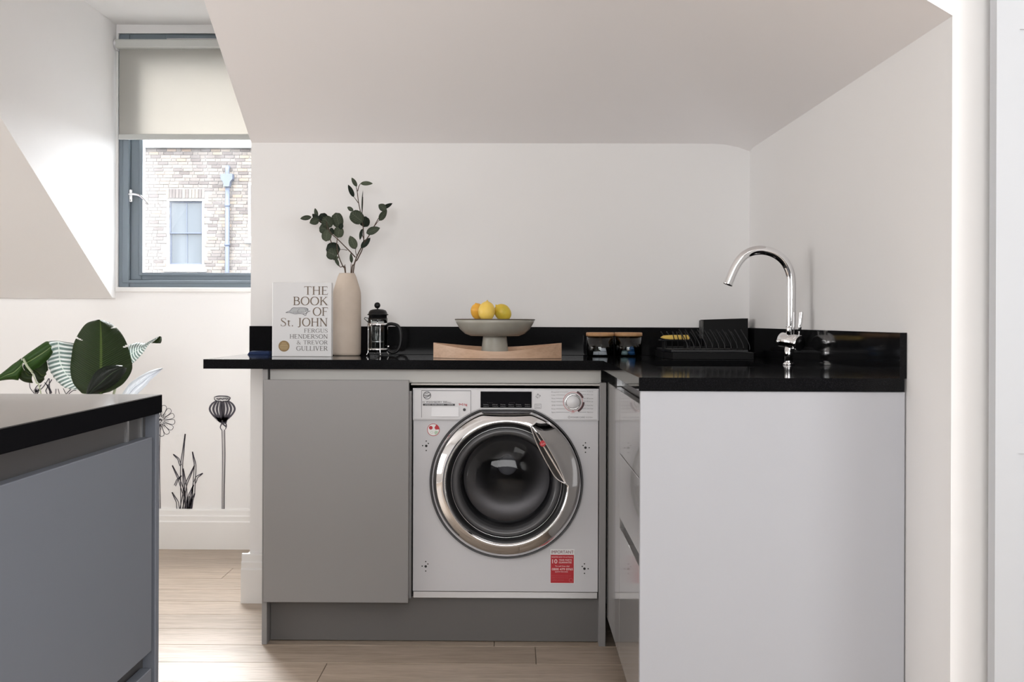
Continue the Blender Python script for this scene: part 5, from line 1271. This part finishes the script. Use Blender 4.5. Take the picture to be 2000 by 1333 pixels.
for k, (dx, dy, dz, lab) in enumerate(((.012, -.018, .013, 'blue capsule at the front inside the right jar'), (.026, .004, .013, 'blue capsule at the right inside the right jar'), (.016, -.004, .028, 'blue capsule on top inside the right jar'), (-.012, .010, .012, 'pale capsule at the left inside the right jar'))):
    c = (c2.x + dx, JY + dy, WT + dz)
    o = obj('laundry_capsule', lathe([(0, -.0085), (.008, -.0075), (.013, -.003), (.0145, 0), (.013, .003), (.008, .0075), (0, .0085)], c, 20, sx=1.1, sy=.9), M['capsule'] if k < 3 else mat('pale_blue_capsule', (.30, .42, .45), .3), None, True); tag(o, lab, 'capsule', 'capsules in the right jar')

# dish rack, sponge brush, black caddy ---------------------------------------
RY0, RY1 = 4.06, 4.378
rx0, rx1 = P(1288, 690, 4.25).x, P(1478, 690, RY0).x
rack = thing('dish_rack', 'black plastic dish rack on the worktop behind the sink', 'dish rack', ((rx0 + rx1) / 2, (RY0 + RY1) / 2, WT))
zr1 = P(1390, 684, RY0).z
xf0 = P(1314, 690, RY0).x
obj('drip_tray', add_prism(bmesh.new(), [(xf0, RY0), (rx1 - .01, RY0), (rx1, RY0 + .02), (rx1, RY1), (rx0, RY1), (rx0, RY0 + .09)], 'z', WT + .001, WT + .022), M['black_matte'], rack)
obj('basket_rail', add_prism(bmesh.new(), [(xf0 - .004, RY0 + .004), (rx1 - .028, RY0 + .004), (rx1 - .028, RY1), (rx0 + .004, RY1), (rx0 + .004, RY0 + .09)], 'z', WT + .024, zr1), M['black_plastic'], rack)
for i in range(15):
    x = xf0 + .022 + i * .0205
    if x > rx1 - .04: break
    q = [(x + .030, RY0 + .02, zr1 - .001), (x + .028, RY0 + .022, zr1 + .020), (x + .002, RY0 + .03, zr1 + .068)]
    obj('prong', tube(catmull(q, 4), .0017, 6), M['black_plastic'], rack, True)
for i in range(15):
    x = rx0 + .010 + i * .0205
    if x > rx1 - .04: break
    q = [(x + .022, RY1 - .06, zr1 - .001), (x + .020, RY1 - .062, zr1 + .03), (x + .002, RY1 - .06, zr1 + .058)]
    obj('prong', tube(catmull(q, 4), .0017, 6), M['black_plastic'], rack, True)
for yy in (RY0 + .02, RY1 - .03): obj('long_bar', tube([(rx0 + .02 if yy > 4.2 else xf0, yy, zr1 + .003), (rx1 - .03, yy, zr1 + .003)], .0024, 8), M['black_plastic'], rack, True)
SY = RY0 + .16; s0_, s1_ = P(1290.5, 659, SY), P(1344.5, 659, SY)
bm = bmesh.new(); hh = 8.2 / scale_at(SY) / 2; zc2 = P(1318, 659, SY).z
top_ = [(s0_.x, zc2 - .002), (s0_.x + .012, zc2 + hh * .75), (s0_.x + .045, zc2 + hh), (s1_.x, zc2 + hh), (s1_.x, zc2 - hh), (s0_.x + .03, zc2 - hh), (s0_.x + .008, zc2 - hh * .7)]
add_prism(bm, top_, 'y', SY - .03, SY + .03); bmesh.ops.bevel(bm, geom=bm.edges[:], offset=.002, segments=2, affect='EDGES')
tag(obj('sponge', bm, M['sponge']), 'flat yellow sponge lying across the prongs of the dish rack', 'sponge')
obj('prong_shelf', box(s0_.x - .004, s1_.x + .004, SY - .035, SY + .035, zc2 - hh - .006, zc2 - hh - .001, .001), M['black_matte'], rack)
for xx in (s0_.x + .01, s1_.x - .01): obj('shelf_support', box(xx - .002, xx + .002, SY - .03, SY + .03, zr1 - .002, zc2 - hh - .005), M['black_matte'], rack)
for k in range(4):
    x = P(1315 + k * 8.2, 660, SY - .036).x
    obj('prong', tube([(x + .004, SY - .036, zc2 - hh - .004), (x - .003, SY - .036, zc2 + hh + .012)], .0017, 6), M['black_plastic'], rack, True)
cyf = 4.385
k0, k1 = P(1375.5, 640, cyf).x, P(1461, 640, cyf).x
cad = thing('cutlery_caddy', 'black box shaped caddy in the corner behind the dish rack', 'caddy', ((k0 + k1) / 2, cyf + .04, WT))
kz = P(1418, 624, cyf).z; kx1 = min(k1, XW(4.4) - .0165)
k0b = P(1366.5, 640, 4.475).x
kb = WT + .001
bm = bmesh.new()
add_cells(bm, [k0, k0 + .003, kx1 - .003, kx1], [cyf, cyf + .003, 4.474, 4.477], lambda i, j: not (i == 1 and j == 1), kb, kz, 'z')
for v in bm.verts:
    if v.co.z > WT + .05: v.co.z += .0055 * ((v.co.x - k0) / (kx1 - k0)) - .002
obj('caddy_wall', bm, M['black_matte'], cad)
obj('caddy_base', box(k0 + .003, kx1 - .003, cyf + .003, 4.474, kb, WT + .02), M['black_matte'], cad)
obj('caddy_side_face', box(k0 - .006, k0 - .0002, cyf + .01, 4.47, kz - .07, kz - .004, .001), mat('dark_grey_plastic', (.05, .05, .05), .5), cad)  # greyer strip laid on as the caddy's left side face

# mixer tap --------------------------------------------------------------------
tb = G(1540.5, 713, WT); TYp = tb.y; tsc = scale_at(TYp)
def T(px, py, dy=0.0): return P(px, py, TYp + dy)
tap = thing('mixer_tap', 'tall chrome swan neck mixer tap beside the sink', 'tap', (tb.x, TYp, WT))
rt = 8.0 / tsc
obj('base_flange', lathe([(0, 0), (.0170, 0), (.0170, .003), (.0135, .006), (rt, .008), (0, .008)], (tb.x, TYp, WT), 40), M['chrome'], tap, True)
obj('body', lathe([(0, .006), (rt, .006), (rt, T(1541, 672).z - WT), (0, T(1541, 672).z - WT)], (tb.x, TYp, WT), 40), M['chrome'], tap, True)
# cross body turned towards the room
a_ = T(1526, 664, .028); b__ = T(1563, 671, -.030)
ax = (b__ - a_).normalized(); r_v = 15.2 / tsc
def along(prof, o0, axis_, seg=40):
    bm = lathe(prof, (0, 0, 0), seg); rot = Vector((0, 0, 1)).rotation_difference(axis_).to_matrix()
    bmesh.ops.rotate(bm, verts=bm.verts, matrix=rot); bmesh.ops.translate(bm, verts=bm.verts, vec=o0); return bm
Lb = (b__ - a_).length
vb = obj('valve_body', along([(0, 0), (r_v * .85, 0), (r_v * .97, .003), (r_v * .97, Lb - .014), (r_v * .93, Lb - .013), (r_v * .93, Lb - .012), (r_v, Lb - .011), (r_v, Lb - .0015), (r_v * .95, Lb), (0, Lb)], a_, ax), M['chrome'], tap, True)
n_ = T(1519, 667.5, .0)
obj('side_knob', along([(0, 0), (.0045, 0), (.005, .002), (.005, .016), (0, .018)], Vector((n_.x, TYp + .012, n_.z)), Vector((.9, .3, 0)).normalized(), 16), M['chrome'], vb, True)
l0, l1 = T(1560.5, 656, -.02), T(1565.5, 609, -.02); lax = (l1 - l0).normalized(); LL = (l1 - l0).length
obj('lever', along([(0, -.004), (.0026, -.004), (.0026, LL * .15), (.0044, LL * .17), (.0050, LL * .4), (.0060, LL * .96), (.0056, LL), (0, LL)], l0, lax, 24), M['chrome'], vb, True)
cc0 = T(1544, 662)
obj('collar', lathe([(0, 0), (.0128, 0), (.0128, T(1544, 637).z - cc0.z), (.0118, T(1544, 636).z - cc0.z), (0, T(1544, 636).z - cc0.z)], (cc0.x, TYp, cc0.z), 36), M['chrome'], tap, True)
sp = [T(1545, 655), T(1545.5, 600), T(1545.5, 556), T(1543, 533), T(1533, 512), T(1516, 497), T(1494, 489.5), T(1472, 490.5), T(1453, 500), T(1439, 517), T(1429.5, 536), T(1421.3, 556)]
cp = catmull(sp, 8)
rsp = 8.9 / tsc
bm = tube(cp, rsp, 28, cap=False)
obj('spout', bm, M['chrome'], tap, True)
e_, d_ = cp[-1], (cp[-1] - cp[-3]).normalized()
obj('aerator', along([(rsp * 1.0, -.004), (rsp * 1.04, -.003), (rsp * 1.04, .001), (rsp * .8, .0015), (rsp * .72, -.003), (0, -.003)], e_, d_, 28), M['chrome'], tap, True)
obj('spout_ring', lathe([(.0118, 0), (.0132, .001), (.0132, .004), (.0118, .005)], (T(1544, 640).x, TYp, T(1544, 640).z), 36, closed=True), M['chrome'], tap, True)

# potted plant behind the island --------------------------------------------------
PY = 4.55; pscl = scale_at(PY)
def L5(zx, zy, dy=0.0): return P(zx / 4.938, 610 + zy / 4.938, PY + dy)
pp = thing('potted_plant', 'large leaved green plant in a pot behind the island', 'plant', (P(195, 700, PY).x, PY, 0))
pcx = P(185, 700, PY).x
obj('pot', lathe([(0, 0), (.11, 0), (.125, .01), (.155, .27), (.16, .28), (.15, .28), (.145, .25), (0, .25)], (pcx, PY, 0), 48), M['pot'], pp, True)
obj('soil', lathe([(0, .256), (.144, .252), (.144, .24), (0, .24)], (pcx, PY, 0), 32), M['soil'], pp, True)
def loft_leaf(name, Lp, Mp, Rp, m, dl=(0, 0, 0), nsub=6, slits=(), nv=6, pleat=0.0):
    """left edge, midrib and right edge given as matching rows of study points; each side is lofted with its own depth"""
    def curve(p, d): return catmull([L5(a[0], a[1], d + (a[2] if len(a) > 2 else 0)) for a in p], nsub)
    A, B, C = curve(Lp, dl[0]), curve(Mp, dl[1]), curve(Rp, dl[2]); n = len(A)
    bm = bmesh.new(); uvl = bm.loops.layers.uv.new('UVMap'); g = []
    for i in range(n):
        row_ = []
        for j in range(2 * nv + 1):
            if j <= nv: p = A[i].lerp(B[i], j / nv); k = 1 - j / nv
            else: p = B[i].lerp(C[i], (j - nv) / nv); k = (j - nv) / nv
            p = p + Vector((0, -.012 * math.sin(math.pi * k) + pleat * math.sin(i * 2.1) * k, 0))
            row_.append(bm.verts.new(p))
        g.append(row_)
    for i in range(n - 1):
        for j in range(2 * nv):
            if (i, j) in slits: continue
            f = bm.faces.new((g[i][j], g[i + 1][j], g[i + 1][j + 1], g[i][j + 1]))
            for lp, (a, b) in zip(f.loops, ((i, j), (i + 1, j), (i + 1, j + 1), (i, j + 1))): lp[uvl].uv = (a / (n - 1), b / (2 * nv))
    bmesh.ops.solidify(bm, geom=bm.faces[:], thickness=.0012)
    return obj(name, bm, m, pp, True)
# big central leaf
loft_leaf('leaf', [(790, 785), (708, 690), (678, 560), (690, 420), (712, 300), (770, 185), (840, 105), (940, 74)],
          [(975, 790), (972, 690), (974, 560), (976, 420), (976, 300), (974, 190), (970, 110), (962, 72)],
          [(1060, 770), (1190, 690), (1272, 560), (1262, 440), (1222, 300), (1160, 190), (1075, 110), (985, 74)],
          M['leaf'], (.02, -.02, .02), nsub=22, nv=12, slits={(98, 0), (97, 0), (96, 0), (96, 1), (95, 1), (94, 2), (95, 2), (93, 3), (84, 23), (83, 23), (82, 23), (82, 22), (81, 22), (122, 23), (121, 23), (120, 23), (120, 22), (121, 22), (119, 21), (119, 22), (118, 20)})
# smaller dark leaf in front of it
loft_leaf('leaf', [(830, 790), (842, 730), (880, 640), (930, 570), (1010, 525), (1110, 512), (1185, 516)],
          [(860, 792), (905, 740), (965, 690), (1020, 640), (1080, 590), (1140, 555), (1200, 525)],
          [(900, 800), (980, 770), (1060, 730), (1130, 680), (1180, 620), (1212, 575), (1222, 540)],
          M['leaf_dark'], (-.09, -.11, -.09))
# left leaf, upper and lower lobes on both sides of its bent rib
loft_leaf('leaf', [(-20, 660), (100, 645, .0), (180, 660), (260, 680), (330, 680), (400, 680)],
          [(60, 590), (120, 560), (180, 540), (240, 530), (300, 545), (360, 560)],
          [(-5, 605), (80, 540), (150, 480), (215, 440), (260, 445), (300, 520)],
          M['leaf_mid'], (.02, -.01, .01)) if False else None
loft_leaf('leaf', [(-30, 668), (60, 655), (120, 652), (175, 658), (185, 640), (235, 560)],
          [(-30, 655), (60, 610), (120, 590), (160, 560), (200, 520), (225, 480)],
          [(-30, 625), (60, 555), (120, 505), (165, 475), (190, 455), (212, 440)],
          M['leaf_mid'], (.0, -.01, .01))
loft_leaf('leaf', [(215, 440), (290, 385), (370, 330), (440, 285), (475, 285)],
          [(235, 500), (310, 460), (390, 410), (450, 370), (500, 330)],
          [(300, 585), (370, 540), (430, 490), (480, 440), (512, 385)],
          M['leaf_mid'], (.01, -.01, -.0))
loft_leaf('leaf', [(190, 600), (185, 640), (230, 672), (290, 684), (320, 684)],
          [(240, 560), (255, 590), (280, 610), (300, 610), (318, 600)],
          [(230, 500), (270, 540), (300, 560), (305, 575), (312, 580)],
          M['leaf'], (.01, -.0, -.0))
loft_leaf('leaf', [(300, 565), (330, 600), (360, 670), (390, 686), (430, 650)],
          [(330, 555), (370, 580), (400, 610), (425, 610), (450, 600)],
          [(360, 530), (410, 500), (445, 470), (458, 510), (466, 560)],
          M['leaf'], (.01, -.0, .02))
# pale pleated leaf between
loft_leaf('leaf', [(470, 280), (462, 400), (458, 500), (500, 600), (560, 680), (640, 735), (740, 750)],
          [(560, 275), (570, 380), (580, 480), (620, 570), (680, 640), (730, 700), (800, 740)],
          [(715, 300), (730, 380), (740, 480), (760, 560), (780, 640), (800, 700), (830, 760)],
          M['leaf_pale'], (.05, .03, .06), pleat=.006)
# right curled pale leaf with green tip
loft_leaf('leaf', [(1240, 320), (1320, 295), (1400, 300), (1450, 275), (1500, 250), (1540, 232)],
          [(1245, 420), (1300, 380), (1370, 345), (1430, 300), (1480, 270), (1548, 236)],
          [(1275, 500), (1330, 450), (1390, 380), (1430, 320), (1475, 285), (1552, 240)],
          M['leaf_pale'], (.08, .06, .08), pleat=.003)
loft_leaf('leaf', [(1460, 298), (1485, 280), (1515, 255), (1540, 232)], [(1490, 300), (1510, 285), (1535, 262), (1552, 234)], [(1548, 302), (1558, 285), (1561, 262), (1560, 238)], M['leaf'], (.05, .04, .05))
# lower right pointed leaf, seen from its bleached side
loft_leaf('leaf', [(1170, 800), (1240, 700), (1330, 630), (1430, 575), (1500, 550), (1570, 538)],
          [(1240, 800), (1300, 730), (1370, 680), (1440, 620), (1510, 580), (1572, 540)],
          [(1320, 800), (1370, 750), (1420, 700), (1450, 660), (1520, 600), (1576, 543)],
          M['leaf_white'], (-.05, -.06, -.05))
# stalks
for pts, r0 in (([(225, 450, -.02), (262, 520, -.02), (310, 580, -.02)], .0045), ([(310, 580, -.02), (350, 680, -.02), (395, 790, -.02), (560, 1700, 0), (800, 3300, 0)], .0026), ([(975, 780, 0), (950, 1200, 0), (910, 2200, 0), (900, 3300, 0)], .007),
                ([(860, 792, -.1), (880, 1100, -.06), (890, 3300, 0)], .006), ([(820, 760, .04), (850, 1200, .03), (900, 3300, 0)], .006), ([(1240, 440, .06), (1120, 700, .03), (960, 1500, 0), (930, 3300, 0)], .005), ([(1240, 800, -.05), (1100, 1150, -.03), (950, 3300, 0)], .005)):
    q = [L5(*p) for p in pts]
    if pts[-1][1] > 2000: q[-1] = Vector((pcx + (q[-1].x - pcx) * .25, PY, .25))
    obj('stalk', tube(catmull(q, 6), r0, 8), M['petiole'], pp, True)
